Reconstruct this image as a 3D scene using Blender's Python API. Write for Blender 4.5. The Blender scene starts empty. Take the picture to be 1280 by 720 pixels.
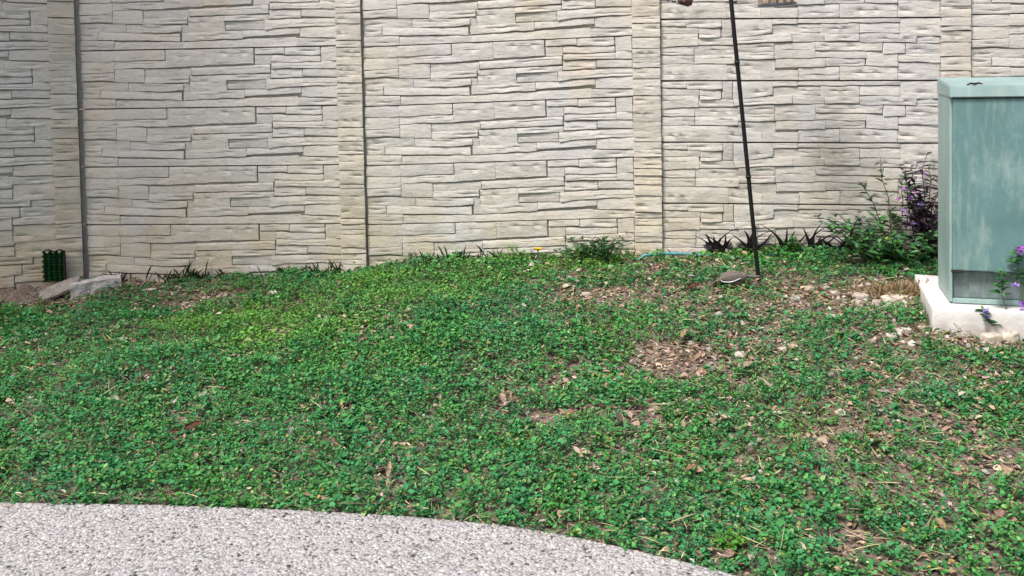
import bpy, bmesh, math, random
import numpy as np
from mathutils import Vector, Matrix
R = math.radians
random.seed(7)
rng = np.random.default_rng(11)
sc = bpy.context.scene
col = sc.collection

# ------------------------------------------------------------------ camera, sky, sun, exposure
FPX = 1150.0                      # focal length in pixels of a 1280 wide picture
CAM_H = 1.2
PITCH, ROLL = R(2.2), R(1.03)
cd = bpy.data.cameras.new('camera')
cd.sensor_width = 36.0
cd.lens = 36.0 * FPX / 1280.0
PY = 97 + FPX * math.tan(PITCH)
cd.shift_y = -(360 - PY) / 1280.0
cd.clip_end = 500
cam = bpy.data.objects.new('camera', cd)
col.objects.link(cam)
fw = Vector((0, math.cos(PITCH), -math.sin(PITCH)))
r0 = Vector((1, 0, 0)); u0 = r0.cross(fw)
rr = r0 * math.cos(ROLL) - u0 * math.sin(ROLL)
uu = u0 * math.cos(ROLL) + r0 * math.sin(ROLL)
cam.matrix_world = Matrix(((rr.x, uu.x, -fw.x, 0), (rr.y, uu.y, -fw.y, 0), (rr.z, uu.z, -fw.z, CAM_H), (0, 0, 0, 1)))
sc.camera = cam

SUN_EL, SUN_AZ = R(56), R(226)      # azimuth clockwise from +Y: behind the camera, to the left
w = bpy.data.worlds.new('World'); sc.world = w; w.use_nodes = True
nt = w.node_tree
sky = nt.nodes.new('ShaderNodeTexSky'); sky.sky_type = 'NISHITA'; sky.sun_disc = False
sky.sun_elevation = SUN_EL; sky.sun_rotation = SUN_AZ
sky.air_density = 1.0; sky.dust_density = 5.0; sky.ozone_density = 0.6
bg = nt.nodes['Background']; bg.inputs[1].default_value = 0.10
nt.links.new(sky.outputs[0], bg.inputs[0])
sl = bpy.data.lights.new('sun', 'SUN'); sl.energy = 2.6; sl.angle = R(14); sl.color = (1.0, 0.962, 0.915)
so = bpy.data.objects.new('sun', sl); col.objects.link(so)
sd = Vector((math.sin(SUN_AZ) * math.cos(SUN_EL), math.cos(SUN_AZ) * math.cos(SUN_EL), math.sin(SUN_EL)))
so.rotation_euler = sd.to_track_quat('Z', 'Y').to_euler(); so.location = sd * 20
vs = sc.view_settings
vs.view_transform = 'Standard'; vs.look = 'None'; vs.gamma = 1; vs.exposure = 0.62; vs.use_curve_mapping = False
sc.cycles.max_bounces = 5; sc.cycles.diffuse_bounces = 3; sc.cycles.glossy_bounces = 2; sc.cycles.transmission_bounces = 3

# ------------------------------------------------------------------ helpers
def tag(o, label=None, cat=None, group=None, kind=None):
    if label: o['label'] = label
    if cat: o['category'] = cat
    if group: o['group'] = group
    if kind: o['kind'] = kind
    return o
def link(o, parent=None):
    col.objects.link(o)
    if parent is not None: o.parent = parent
    return o
def empty(name, loc=(0, 0, 0), rz=0):
    o = bpy.data.objects.new(name, None); o.location = loc; o.rotation_euler = (0, 0, rz); o.empty_display_size = .05
    return link(o)
def obj(name, me, mat=None, parent=None, smooth=False):
    if isinstance(me, bmesh.types.BMesh):
        bm = me; me = bpy.data.meshes.new(name); bm.to_mesh(me); bm.free()
    o = bpy.data.objects.new(name, me)
    if mat is not None and not me.materials: me.materials.append(mat)
    if smooth: me.shade_smooth()
    return link(o, parent)
def np_mesh(name, V, loops, starts, mat, colr=None, smooth=False):
    me = bpy.data.meshes.new(name)
    V = np.asarray(V, np.float32); loops = np.asarray(loops, np.int32); starts = np.asarray(starts, np.int32)
    me.vertices.add(len(V)); me.vertices.foreach_set('co', V.ravel())
    me.loops.add(len(loops)); me.loops.foreach_set('vertex_index', loops)
    me.polygons.add(len(starts)); me.polygons.foreach_set('loop_start', starts)
    if colr is not None:
        a = me.color_attributes.new('col', 'FLOAT_COLOR', 'POINT')
        c4 = np.ones((len(V), 4), np.float32); c4[:, :3] = colr; a.data.foreach_set('color', c4.ravel())
    me.update(calc_edges=True)
    me.materials.append(mat)
    if smooth: me.shade_smooth()
    return me
def box(bm, x0, x1, y0, y1, z0, z1, bevel=0):
    vs_ = [bm.verts.new((x, y, z)) for z in (z0, z1) for y in (y0, y1) for x in (x0, x1)]
    fs = [bm.faces.new([vs_[i] for i in q]) for q in ((0, 2, 3, 1), (4, 5, 7, 6), (0, 1, 5, 4), (2, 6, 7, 3), (0, 4, 6, 2), (1, 3, 7, 5))]
    if bevel:
        es = list({e for f in fs for e in f.edges})
        bmesh.ops.bevel(bm, geom=es, offset=bevel, segments=2, affect='EDGES', profile=.6)
    return bm
def tube(bm, pts, rad, n=8, cap=True):
    pts = [Vector(p) for p in pts]
    if not hasattr(rad, '__len__'): rad = [rad] * len(pts)
    rings = []
    ref = None
    for i, p in enumerate(pts):
        d = (pts[min(i + 1, len(pts) - 1)] - pts[max(i - 1, 0)]).normalized()
        if ref is None:
            ref = Vector((0, 0, 1)) if abs(d.z) < .9 else Vector((1, 0, 0))
        a = d.cross(ref).normalized(); b = d.cross(a).normalized(); ref = -b if False else ref
        rings.append([bm.verts.new(p + (a * math.cos(t) + b * math.sin(t)) * rad[i]) for t in [2 * math.pi * k / n for k in range(n)]])
    for A, B in zip(rings, rings[1:]):
        for k in range(n):
            bm.faces.new((A[k], A[(k + 1) % n], B[(k + 1) % n], B[k]))
    if cap:
        bm.faces.new(rings[0]); bm.faces.new(rings[-1])
    bmesh.ops.recalc_face_normals(bm, faces=bm.faces)
    return bm
def hnoise(x, y, s=0):
    xi = np.floor(x); yi = np.floor(y); fx = x - xi; fy = y - yi
    fx = fx * fx * (3 - 2 * fx); fy = fy * fy * (3 - 2 * fy)
    def h(a, b):
        v = np.sin(a * 127.1 + b * 311.7 + s * 74.7) * 43758.5453
        return v - np.floor(v)
    return (h(xi, yi) * (1 - fx) + h(xi + 1, yi) * fx) * (1 - fy) + (h(xi, yi + 1) * (1 - fx) + h(xi + 1, yi + 1) * fx) * fy
ZW = np.array([(-9, .14), (-3, .145), (-2.3, .172), (-1.6, .183), (-.93, .21), (-.76, .233), (-.34, .275), (.23, .292), (.64, .306), (1.04, .316), (1.6, .313), (2.2, .30), (9, .30)])
YB = np.array([(-9, 2.66), (-1.9, 2.63), (-1.0, 2.58), (-.37, 2.5), (0, 2.42), (.34, 2.26), (.55, 2.15), (1., 2.05), (9, 2.0)])
def ground_z(x, y):
    x = np.asarray(x, float); y = np.asarray(y, float)
    yw = 4.69 - .08 * x; yb = np.interp(x, YB[:, 0], YB[:, 1])
    t = np.clip((y - yb) / (yw - yb), 0, 1.0)
    z = np.interp(x, ZW[:, 0], ZW[:, 1]) * t ** 1.2
    b = (hnoise(x * 3, y * 3, 1) - .5) * .03 + (hnoise(x * 11, y * 11, 2) - .5) * .012
    return z - .012 + b * np.clip(t * 8, 0, 1) * np.clip((1 - t) * 8 + .3, 0, 1)
def gz(x, y): return float(ground_z(x, y))
# patio edge: y of the slab's rim as a function of x
PE = np.array([(-6, 2.60), (-3, 2.66), (-1.86, 2.634), (-1.503, 2.62), (-1.264, 2.605), (-1.026, 2.586), (-.743, 2.556), (-.374, 2.504), (-.195, 2.469), (-.02, 2.425), (.106, 2.378), (.226, 2.322), (.341, 2.264), (.451, 2.206), (.544, 2.150), (.645, 2.079), (.80, 1.95), (.95, 1.78), (1.08, 1.58), (1.18, 1.3), (1.24, .9), (1.26, .4)])
def patio_y(x): return np.where(x > 1.26, -9, np.interp(x, PE[:, 0], PE[:, 1]))

# ------------------------------------------------------------------ materials
def mat(name, rough=.8, spec=.3):
    m = bpy.data.materials.new(name); m.use_nodes = True
    b = m.node_tree.nodes['Principled BSDF']
    b.inputs['Roughness'].default_value = rough; b.inputs['Specular IOR Level'].default_value = spec
    return m, m.node_tree, b
def nd(t, typ, **kw):
    n = t.nodes.new(typ)
    for k, v in kw.items(): setattr(n, k, v)
    return n
def coords(t, scale=(1, 1, 1), world=True, loc=(0, 0, 0)):
    if world: src = nd(t, 'ShaderNodeNewGeometry').outputs['Position']
    else: src = nd(t, 'ShaderNodeTexCoord').outputs['Object']
    mp = nd(t, 'ShaderNodeMapping'); mp.inputs['Scale'].default_value = scale; mp.inputs['Location'].default_value = loc
    t.links.new(src, mp.inputs[0]); return mp.outputs[0]
def noise(t, vec, scale, detail=4, rough=.55):
    n = nd(t, 'ShaderNodeTexNoise'); n.inputs['Scale'].default_value = scale; n.inputs['Detail'].default_value = detail
    n.inputs['Roughness'].default_value = rough; t.links.new(vec, n.inputs['Vector']); return n.outputs[0]
def ramp(t, fac, stops, interp='LINEAR'):
    n = nd(t, 'ShaderNodeValToRGB'); cr = n.color_ramp; cr.interpolation = interp
    while len(cr.elements) > 1: cr.elements.remove(cr.elements[-1])
    for i, (p, c) in enumerate(stops):
        e = cr.elements[0] if i == 0 else cr.elements.new(p)
        e.position = p; e.color = (*c, 1) if len(c) == 3 else c
    t.links.new(fac, n.inputs[0]); return n.outputs[0]
def mixc(t, fac, a, b, mode='MIX'):
    n = nd(t, 'ShaderNodeMix', data_type='RGBA', blend_type=mode)
    for s, v in ((0, fac), (6, a), (7, b)):
        if hasattr(v, 'is_linked'): t.links.new(v, n.inputs[s])
        else: n.inputs[s].default_value = v if s == 0 else (*v, 1)
    return n.outputs[2]
def bump(t, b, h, strength=.5, dist=.01):
    n = nd(t, 'ShaderNodeBump'); n.inputs['Strength'].default_value = strength; n.inputs['Distance'].default_value = dist
    t.links.new(h, n.inputs['Height'])
    old = b.inputs['Normal']
    if old.is_linked: t.links.new(old.links[0].from_socket, n.inputs['Normal'])
    t.links.new(n.outputs[0], b.inputs['Normal'])
def simple(name, c, rough=.6, spec=.4, metal=0, var=.25, scale=30, bmp=0):
    m, t, b = mat(name, rough, spec)
    v = coords(t, world=False)
    f = noise(t, v, scale)
    k = ramp(t, f, [(.3, tuple(x * (1 - var) for x in c)), (.7, tuple(min(1, x * (1 + var)) for x in c))])
    t.links.new(k, b.inputs['Base Color']); b.inputs['Metallic'].default_value = metal
    if bmp: bump(t, b, f, bmp, .005)
    return m
M = {}
# cast stone of the fence
m, t, b = mat('cast_stone', .9, .2)
wp = coords(t)
big = noise(t, wp, 1.7, 3)
c1 = ramp(t, big, [(.34, (.575, .563, .555)), (.5, (.595, .578, .540)), (.66, (.62, .578, .495))])
mid = noise(t, coords(t, (6, 6, 16)), 1.0, 5, .6)
c2 = mixc(t, .55, c1, ramp(t, mid, [(.25, (.52, .515, .505)), (.5, (.60, .59, .57)), (.75, (.68, .665, .635))]))
oi = nd(t, 'ShaderNodeObjectInfo')
c3 = mixc(t, 1.0, c2, ramp(t, oi.outputs['Random'], [(0, (.93, .93, .945)), (.5, (.97, .97, .965)), (1, (1.0, .99, .965))]), 'MULTIPLY')
fine = noise(t, coords(t, (40, 40, 130)), 1.0, 4, .65)
c4 = mixc(t, 1.0, c3, ramp(t, fine, [(.28, (.72, .71, .70)), (.48, (1, 1, 1)), (1, (1, 1, 1))]), 'MULTIPLY')
# rusty run-off patches, uneven in outline
stk = noise(t, coords(t, (9, 9, 120)), 1.0, 3, .5)
c4 = mixc(t, 1.0, c4, ramp(t, stk, [(.30, (.62, .61, .60)), (.37, (1, 1, 1)), (1, (1, 1, 1))]), 'MULTIPLY')
st = noise(t, coords(t, (1.1, 1.1, .7), loc=(3.1, 0, 1.7)), 1.6, 4)
c5 = mixc(t, ramp(t, st, [(.54, (0, 0, 0)), (.70, (.7, .7, .7))]), c4, mixc(t, 1, c4, (.98, .84, .66), 'MULTIPLY'))
# splash soil and algae low down by the ground: height-noise limited
sx = nd(t, 'ShaderNodeSeparateXYZ'); t.links.new(wp, sx.inputs[0])
mr = nd(t, 'ShaderNodeMapRange'); mr.inputs[1].default_value = .85; mr.inputs[2].default_value = .18; t.links.new(sx.outputs[2], mr.inputs[0])
ml = nd(t, 'ShaderNodeMath', operation='MULTIPLY'); t.links.new(mr.outputs[0], ml.inputs[0]); t.links.new(ramp(t, noise(t, wp, 5, 5), [(.32, (0, 0, 0)), (.62, (1, 1, 1))]), ml.inputs[1])
c6 = mixc(t, ml.outputs[0], c5, mixc(t, 1, c5, (.93, .84, .66), 'MULTIPLY'))
t.links.new(c6, b.inputs['Base Color']); STONE_C = c6
bump(t, b, noise(t, coords(t, (22, 22, 70)), 1.0, 6, .65), .75, .006)
bump(t, b, noise(t, wp, 160, 3), .35, .002)
M['stone'] = m
mp_ = m.copy(); mp_.name = 'cast_stone_tan'; M['post_stone'] = mp_
bp = mp_.node_tree.nodes['Principled BSDF']; src = bp.inputs['Base Color'].links[0].from_socket
tn = noise(mp_.node_tree, coords(mp_.node_tree, (3, 3, 1.6)), 1.3, 4)
mp_.node_tree.links.new(mixc(mp_.node_tree, 1.0, src, ramp(mp_.node_tree, tn, [(.35, (.995, .988, .975)), (.65, (.99, .945, .86))]), 'MULTIPLY'), bp.inputs['Base Color'])
# soil
m, t, b = mat('soil', .95, .1)
wp = coords(t)
c = ramp(t, noise(t, wp, 9, 6, .65), [(.3, (.085, .064, .050)), (.5, (.18, .14, .112)), (.7, (.27, .22, .185))])
c = mixc(t, .5, c, ramp(t, noise(t, wp, 90, 4), [(.3, (.07, .055, .045)), (.7, (.32, .26, .22))]))
t.links.new(c, b.inputs['Base Color']); bump(t, b, noise(t, wp, 60, 6), .8, .015)
M['soil'] = m
# patio mortar between the pebbles
m, t, b = mat('aggregate_concrete', .9, .2)
wp = coords(t)
vo = nd(t, 'ShaderNodeTexVoronoi'); vo.inputs['Scale'].default_value = 105; t.links.new(wp, vo.inputs['Vector'])
sep = nd(t, 'ShaderNodeSeparateColor'); t.links.new(vo.outputs['Color'], sep.inputs[0])
c = ramp(t, sep.outputs[0], [(0, (.10, .095, .10)), (.07, (.38, .37, .37)), (.45, (.45, .44, .44)), (.75, (.50, .49, .49)), (.9, (.46, .41, .385)), (1, (.58, .57, .56))])
e = ramp(t, vo.outputs['Distance'], [(.34, (1, 1, 1)), (.66, (.5, .49, .48))])
c = mixc(t, 1, c, e, 'MULTIPLY')
t.links.new(c, b.inputs['Base Color'])
iv = nd(t, 'ShaderNodeMath', operation='SUBTRACT'); iv.inputs[0].default_value = 1; t.links.new(vo.outputs['Distance'], iv.inputs[1])
bump(t, b, iv.outputs[0], .8, .006)
M['patio'] = m
def attr_mat(name, rough=.6, transl=.0, spec=.3, grain=0):
    m, t, b = mat(name, rough, spec)
    a = nd(t, 'ShaderNodeAttribute'); a.attribute_name = 'col'
    c = a.outputs['Color']
    if grain: c = mixc(t, 1, c, ramp(t, noise(t, coords(t), grain, 4), [(.3, (.7, .7, .7)), (.7, (1.15, 1.15, 1.15))]), 'MULTIPLY')
    t.links.new(c, b.inputs['Base Color'])
    if transl:
        tr = nd(t, 'ShaderNodeBsdfTranslucent'); t.links.new(c, tr.inputs[0])
        mx = nd(t, 'ShaderNodeMixShader'); mx.inputs[0].default_value = transl
        t.links.new(b.outputs[0], mx.inputs[1]); t.links.new(tr.outputs[0], mx.inputs[2])
        t.links.new(mx.outputs[0], t.nodes['Material Output'].inputs[0])
    return m
M['leaf'] = attr_mat('living_leaf', .6, .22, .14)
M['dry'] = attr_mat('dry_leaf', .85, .08, .15)
M['pebble'] = attr_mat('pebble', .75, 0, .3, 120)
M['black_iron'] = simple('black_iron', (.012, .012, .014), .5, .4, .3, .3, 60)
M['white_concrete'] = None
m, t, b = mat('pale_concrete', .9, .2)
wp = coords(t)
c = ramp(t, noise(t, wp, 14, 6, .6), [(.3, (.54, .53, .515)), (.55, (.65, .64, .625)), (.75, (.71, .70, .685))])
c = mixc(t, ramp(t, noise(t, coords(t, (3, 3, 9)), 2.2, 4), [(.55, (0, 0, 0)), (.75, (.6, .6, .6))]), c, (.42, .40, .36))
sz = nd(t, 'ShaderNodeSeparateXYZ'); t.links.new(wp, sz.inputs[0])
mz = nd(t, 'ShaderNodeMapRange'); mz.inputs[1].default_value = .235; mz.inputs[2].default_value = .165; t.links.new(sz.outputs[2], mz.inputs[0])
mm_ = nd(t, 'ShaderNodeMath', operation='MULTIPLY'); t.links.new(mz.outputs[0], mm_.inputs[0]); t.links.new(ramp(t, noise(t, wp, 16, 5), [(.36, (0, 0, 0)), (.6, (.9, .9, .9))]), mm_.inputs[1])
c = mixc(t, mm_.outputs[0], c, (.30, .25, .20))
t.links.new(c, b.inputs['Base Color']); bump(t, b, noise(t, wp, 70, 5), .4, .004)
M['white_concrete'] = m
# weathered green paint of the cabinet
def paint(name, base, streak, light):
    m, t, b = mat(name, .42, .45)
    oc = coords(t, (1, 1, 1), False)
    s1 = noise(t, coords(t, (26, 26, 2.2), False), 1, 5, .6)
    s2 = noise(t, oc, 5, 5, .6)
    c = ramp(t, s2, [(.3, tuple(x * .82 for x in base)), (.55, base), (.75, light)])
    c = mixc(t, ramp(t, s1, [(.50, (0, 0, 0)), (.72, (.75, .75, .75))]), c, streak)
    scr = noise(t, coords(t, (17, 17, 5), False, (2.3, 0, .8)), 1, 8, .75)
    c = mixc(t, ramp(t, scr, [(.50, (0, 0, 0)), (.70, (.42, .42, .42))]), c, (.42, .49, .46))
    sp = noise(t, coords(t, (60, 60, 45), False), 1, 4, .6)
    c = mixc(t, ramp(t, sp, [(.68, (0, 0, 0)), (.76, (.5, .5, .5))]), c, (.09, .13, .13))
    t.links.new(c, b.inputs['Base Color'])
    t.links.new(ramp(t, s2, [(.3, (.35, .35, .35)), (.7, (.6, .6, .6))]), b.inputs['Roughness'])
    bump(t, b, noise(t, oc, 45, 4), .12, .004)
    return m
M['door_paint'] = paint('weathered_green_paint', (.122, .24, .246), (.24, .345, .32), (.205, .335, .34))
M['lid_paint'] = paint('lit_green_paint', (.27, .40, .39), (.36, .46, .43), (.33, .46, .455))  # sky and side light painted in: lid and shell paler than the door
M['sill_paint'] = paint('grey_green_paint', (.15, .20, .20), (.25, .31, .30), (.22, .28, .275))  # duller, greyer tone for the sill panel
M['dark_gap'] = simple('rusty_dark_metal', (.03, .024, .022), .8, .2, 0, .4, 80)

# ------------------------------------------------------------------ ground
def grid_axis(segs):
    a = []
    for lo, hi, n in segs: a += list(np.linspace(lo, hi, n, endpoint=False))
    a.append(segs[-1][1]); return np.array(a)
gx = grid_axis([(-150, -8, 6), (-8, -3.2, 16), (-3.2, 3.2, 160), (3.2, 8, 16), (8, 150, 6)])
gy = grid_axis([(-80, -4, 6), (-4, 1.8, 14), (1.8, 5.0, 90), (5.0, 9, 10), (9, 220, 8)])
XX, YY = np.meshgrid(gx, gy)
ZZ = ground_z(XX, YY)
ZZ = np.where(YY < patio_y(XX) - .05, -.11, ZZ)
nx_, ny_ = len(gx), len(gy)
V = np.stack([XX, YY, ZZ], -1).reshape(-1, 3)
ii, jj = np.meshgrid(np.arange(nx_ - 1), np.arange(ny_ - 1))
q = (jj * nx_ + ii).ravel()
L = np.stack([q, q + 1, q + nx_ + 1, q + nx_], -1)
me = np_mesh('ground', V, L.ravel(), np.arange(len(L)) * 4, M['soil'], smooth=True)
tag(obj('ground', me), 'bare brown soil of the yard rising towards the fence', None, None, 'structure')

# patio slab with a curved rim
bm = bmesh.new()
xs = np.concatenate([np.linspace(-6, 1.26, 90)])
top = [(float(x), float(patio_y(np.array(x)))) for x in xs]
top += [(1.26, -4.0), (-6, -4.0)]
tv = [bm.verts.new((x, y, 0)) for x, y in top]; bv = [bm.verts.new((x, y, -.12)) for x, y in top]
f = bm.faces.new(tv)
for i in range(len(tv)):
    j = (i + 1) % len(tv); bm.faces.new((tv[i], bv[i], bv[j], tv[j]))
bmesh.ops.recalc_face_normals(bm, faces=bm.faces)
es = [e for e in bm.edges if abs(e.verts[0].co.z) < 1e-6 and abs(e.verts[1].co.z) < 1e-6]
bmesh.ops.bevel(bm, geom=es, offset=.006, segments=2, affect='EDGES')
patio = obj('patio', bm, M['patio']); tag(patio, 'pale exposed aggregate patio with a curved edge', None, None, 'structure')
# pebbles standing proud of the slab
N = 100000
px = rng.uniform(-2.3, 1.2, N); py = rng.uniform(1.55, 2.66, N)
ok = py < patio_y(px) - .012
px, py = px[ok], py[ok]; n = len(px)
rad = rng.gamma(4, .00105, n).clip(.0018, .0095)
rings = 6
ang = np.linspace(0, 2 * np.pi, rings, endpoint=False)
rot = rng.uniform(0, 6.28, n); asp = rng.uniform(.6, 1, n)
jit = rng.uniform(.75, 1.15, (n, rings))
ca, sa = np.cos(ang)[None] * jit, np.sin(ang)[None] * jit * asp[:, None]
ex = ca * np.cos(rot)[:, None] - sa * np.sin(rot)[:, None]; ey = ca * np.sin(rot)[:, None] + sa * np.cos(rot)[:, None]
hgt = rad * rng.uniform(.08, .34, n)
V = np.zeros((n, 13, 3))
for k, (rs, zz) in enumerate(((1, -.001), (.68, .8))):
    V[:, k * 6:k * 6 + 6, 0] = px[:, None] + ex * rad[:, None] * rs
    V[:, k * 6:k * 6 + 6, 1] = py[:, None] + ey * rad[:, None] * rs
    V[:, k * 6:k * 6 + 6, 2] = (hgt * zz)[:, None] if k else -.001
V[:, 12, 0] = px; V[:, 12, 1] = py; V[:, 12, 2] = hgt
base = np.arange(n)[:, None] * 13
quads = np.stack([np.stack([base[:, 0] + k, base[:, 0] + (k + 1) % 6, base[:, 0] + 6 + (k + 1) % 6, base[:, 0] + 6 + k], -1) for k in range(6)], 1).reshape(-1, 4)
tris = np.stack([np.stack([base[:, 0] + 6 + k, base[:, 0] + 6 + (k + 1) % 6, base[:, 0] + 12], -1) for k in range(6)], 1).reshape(-1, 3)
loops = np.concatenate([quads.ravel(), tris.ravel()])
starts = np.concatenate([np.arange(len(quads)) * 4, len(quads) * 4 + np.arange(len(tris)) * 3])
pal = np.array([(.54, .53, .53), (.59, .58, .57), (.50, .49, .50), (.56, .53, .50), (.66, .65, .635), (.45, .44, .45), (.53, .46, .43), (.10, .095, .10), (.55, .55, .57), (.28, .27, .275)])
pw = np.array([.2, .16, .14, .1, .10, .08, .05, .05, .11, .03]); pw /= pw.sum()
pc = .79 * np.array((.985, .99, 1.01)) * pal[rng.choice(len(pal), n, p=pw)] * rng.uniform(.85, 1.15, (n, 1))
me = np_mesh('pebbles', V.reshape(-1, 3), loops, starts, M['pebble'], np.repeat(pc, 13, 0), True)
tag(obj('pebbles', me, None, patio), 'small pale pebbles set in the patio surface', None, None, 'stuff')

# ------------------------------------------------------------------ fence of cast stone panels
MW, MH = 1.370, .3055
def moldA():
    T = lambda X: 148 - .031 * X
    B = lambda X: 653 - .031 * X
    S = [(14, 312, 0, 0, 238, 230, 1), (14, 312, 238, 230, 348, 330, 1), (14, 312, 348, 330, 412, 405, 1), (14, 435, 412, 412, 487, 487, 0),
         (14, 178, 487, 487, 560, 556, 0), (178, 912, 487, 490, 556, 560, 1), (14, 320, 560, 558, 1, 1, 1), (320, 940, 566, 560, 1, 1, 1),
         (312, 768, 0, 0, 228, 216, 1), (312, 775, 228, 216, 296, 285, 1), (312, 585, 296, 292, 408, 416, 1), (585, 1000, 290, 285, 360, 350, 0),
         (585, 980, 360, 350, 430, 412, 1), (435, 928, 418, 420, 490, 478, 1), (775, 1122, 0, 0, 285, 262, 1), (1000, 1700, 280, 236, 345, 314, 1),
         (1122, 1556, 0, 0, 258, 232, 1), (1566, 1828, 0, 0, 158, 152, 1), (1828, 2140, 0, 0, 158, 154, 1), (1562, 1710, 160, 156, 240, 236, 0),
         (1710, 2140, 160, 156, 216, 212, 1), (1710, 2145, 216, 212, 274, 268, 1), (2145, 2281, 0, 0, 206, 200, 0), (2145, 2281, 206, 200, 266, 264, 1),
         (1700, 1982, 278, 273, 354, 344, 0), (1982, 2281, 271, 266, 338, 336, 1), (1311, 1700, 332, 316, 383, 366, 1), (985, 1311, 350, 332, 484, 470, 0),
         (1311, 1660, 383, 368, 456, 446, 0), (1660, 2281, 364, 338, 446, 405, 1), (928, 985, 414, 412, 484, 484, 0), (928, 1468, 484, 456, 556, 528, 1), (1468, 1970, 456, 426, 518, 486, 1),
         (1970, 2281, 426, 405, 514, 514, 1), (940, 1935, 558, 506, 1, 1, 1), (1935, 2281, 518, 514, 1, 1, 1)]
    out = []
    for x0, x1, t0, t1, b0, b1, d in S:
        t0 = t0 or T(x0); t1 = t1 or T(x1)
        b0 = B(x0) if b0 == 1 else b0; b1 = B(x1) if b1 == 1 else b1
        c = lambda x, y: ((x - 14) / 2267 * MW, (y - T(x)) / 505 * MH)
        out.append((c(x0, t0), c(x1, t1), c(x0, b0), c(x1, b1), d))
    return out
def moldB():
    S = [(40, 262, 62, 62, 124, 120, 1), (262, 562, 62, 62, 128, 138, 1), (562, 655, 62, 62, 210, 210, 0), (655, 992, 62, 62, 212, 184, 1),
         (40, 372, 122, 132, 182, 178, 0), (40, 360, 182, 178, 298, 286, 1), (372, 556, 132, 138, 218, 220, 1), (360, 662, 220, 212, 282, 278, 1),
         (662, 1160, 210, 176, 272, 256, 1), (40, 330, 298, 288, 364, 362, 1), (330, 700, 286, 278, 362, 358, 0), (40, 332, 364, 362, 438, 436, 1),
         (332, 702, 362, 358, 434, 432, 1), (40, 612, 438, 436, 578, 578, 1), (612, 902, 436, 486, 578, 578, 1), (702, 1022, 404, 404, 486, 486, 0),
         (700, 1012, 274, 262, 340, 340, 0), (700, 1012, 340, 340, 404, 404, 1), (1012, 1356, 262, 256, 398, 390, 1), (902, 1215, 486, 486, 578, 578, 1),
         (992, 1200, 62, 62, 114, 108, 1), (992, 1400, 112, 104, 186, 172, 0), (1200, 2060, 62, 62, 98, 100, 1), (1400, 1725, 102, 104, 187, 187, 0),
         (1725, 2058, 102, 104, 182, 182, 1), (2060, 2398, 62, 62, 210, 210, 1), (1160, 1433, 174, 184, 256, 253, 1), (1433, 1728, 188, 188, 252, 252, 1),
         (1728, 2200, 184, 186, 256, 268, 1), (1356, 1922, 256, 258, 330, 330, 1), (1926, 2110, 262, 266, 355, 355, 1), (2200, 2398, 212, 212, 270, 268, 0),
         (2112, 2398, 270, 268, 356, 350, 0), (1356, 1785, 332, 332, 390, 390, 1), (1022, 1443, 398, 390, 467, 465, 1), (1443, 1778, 391, 390, 457, 457, 0),
         (1785, 2046, 334, 357, 460, 460, 1), (2050, 2398, 357, 352, 429, 429, 1), (1218, 1562, 467, 464, 578, 578, 1), (1565, 2046, 459, 461, 578, 578, 1),
         (2050, 2398, 430, 430, 578, 578, 1)]
    out = []
    for x0, x1, t0, t1, b0, b1, d in S:
        c = lambda x, y: ((x - 40) / 2358 * (MW - .016), (y - 62) / 516 * MH)
        out.append((c(x0, t0), c(x1, t1), c(x0, b0), c(x1, b1), d))
    return out
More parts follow.
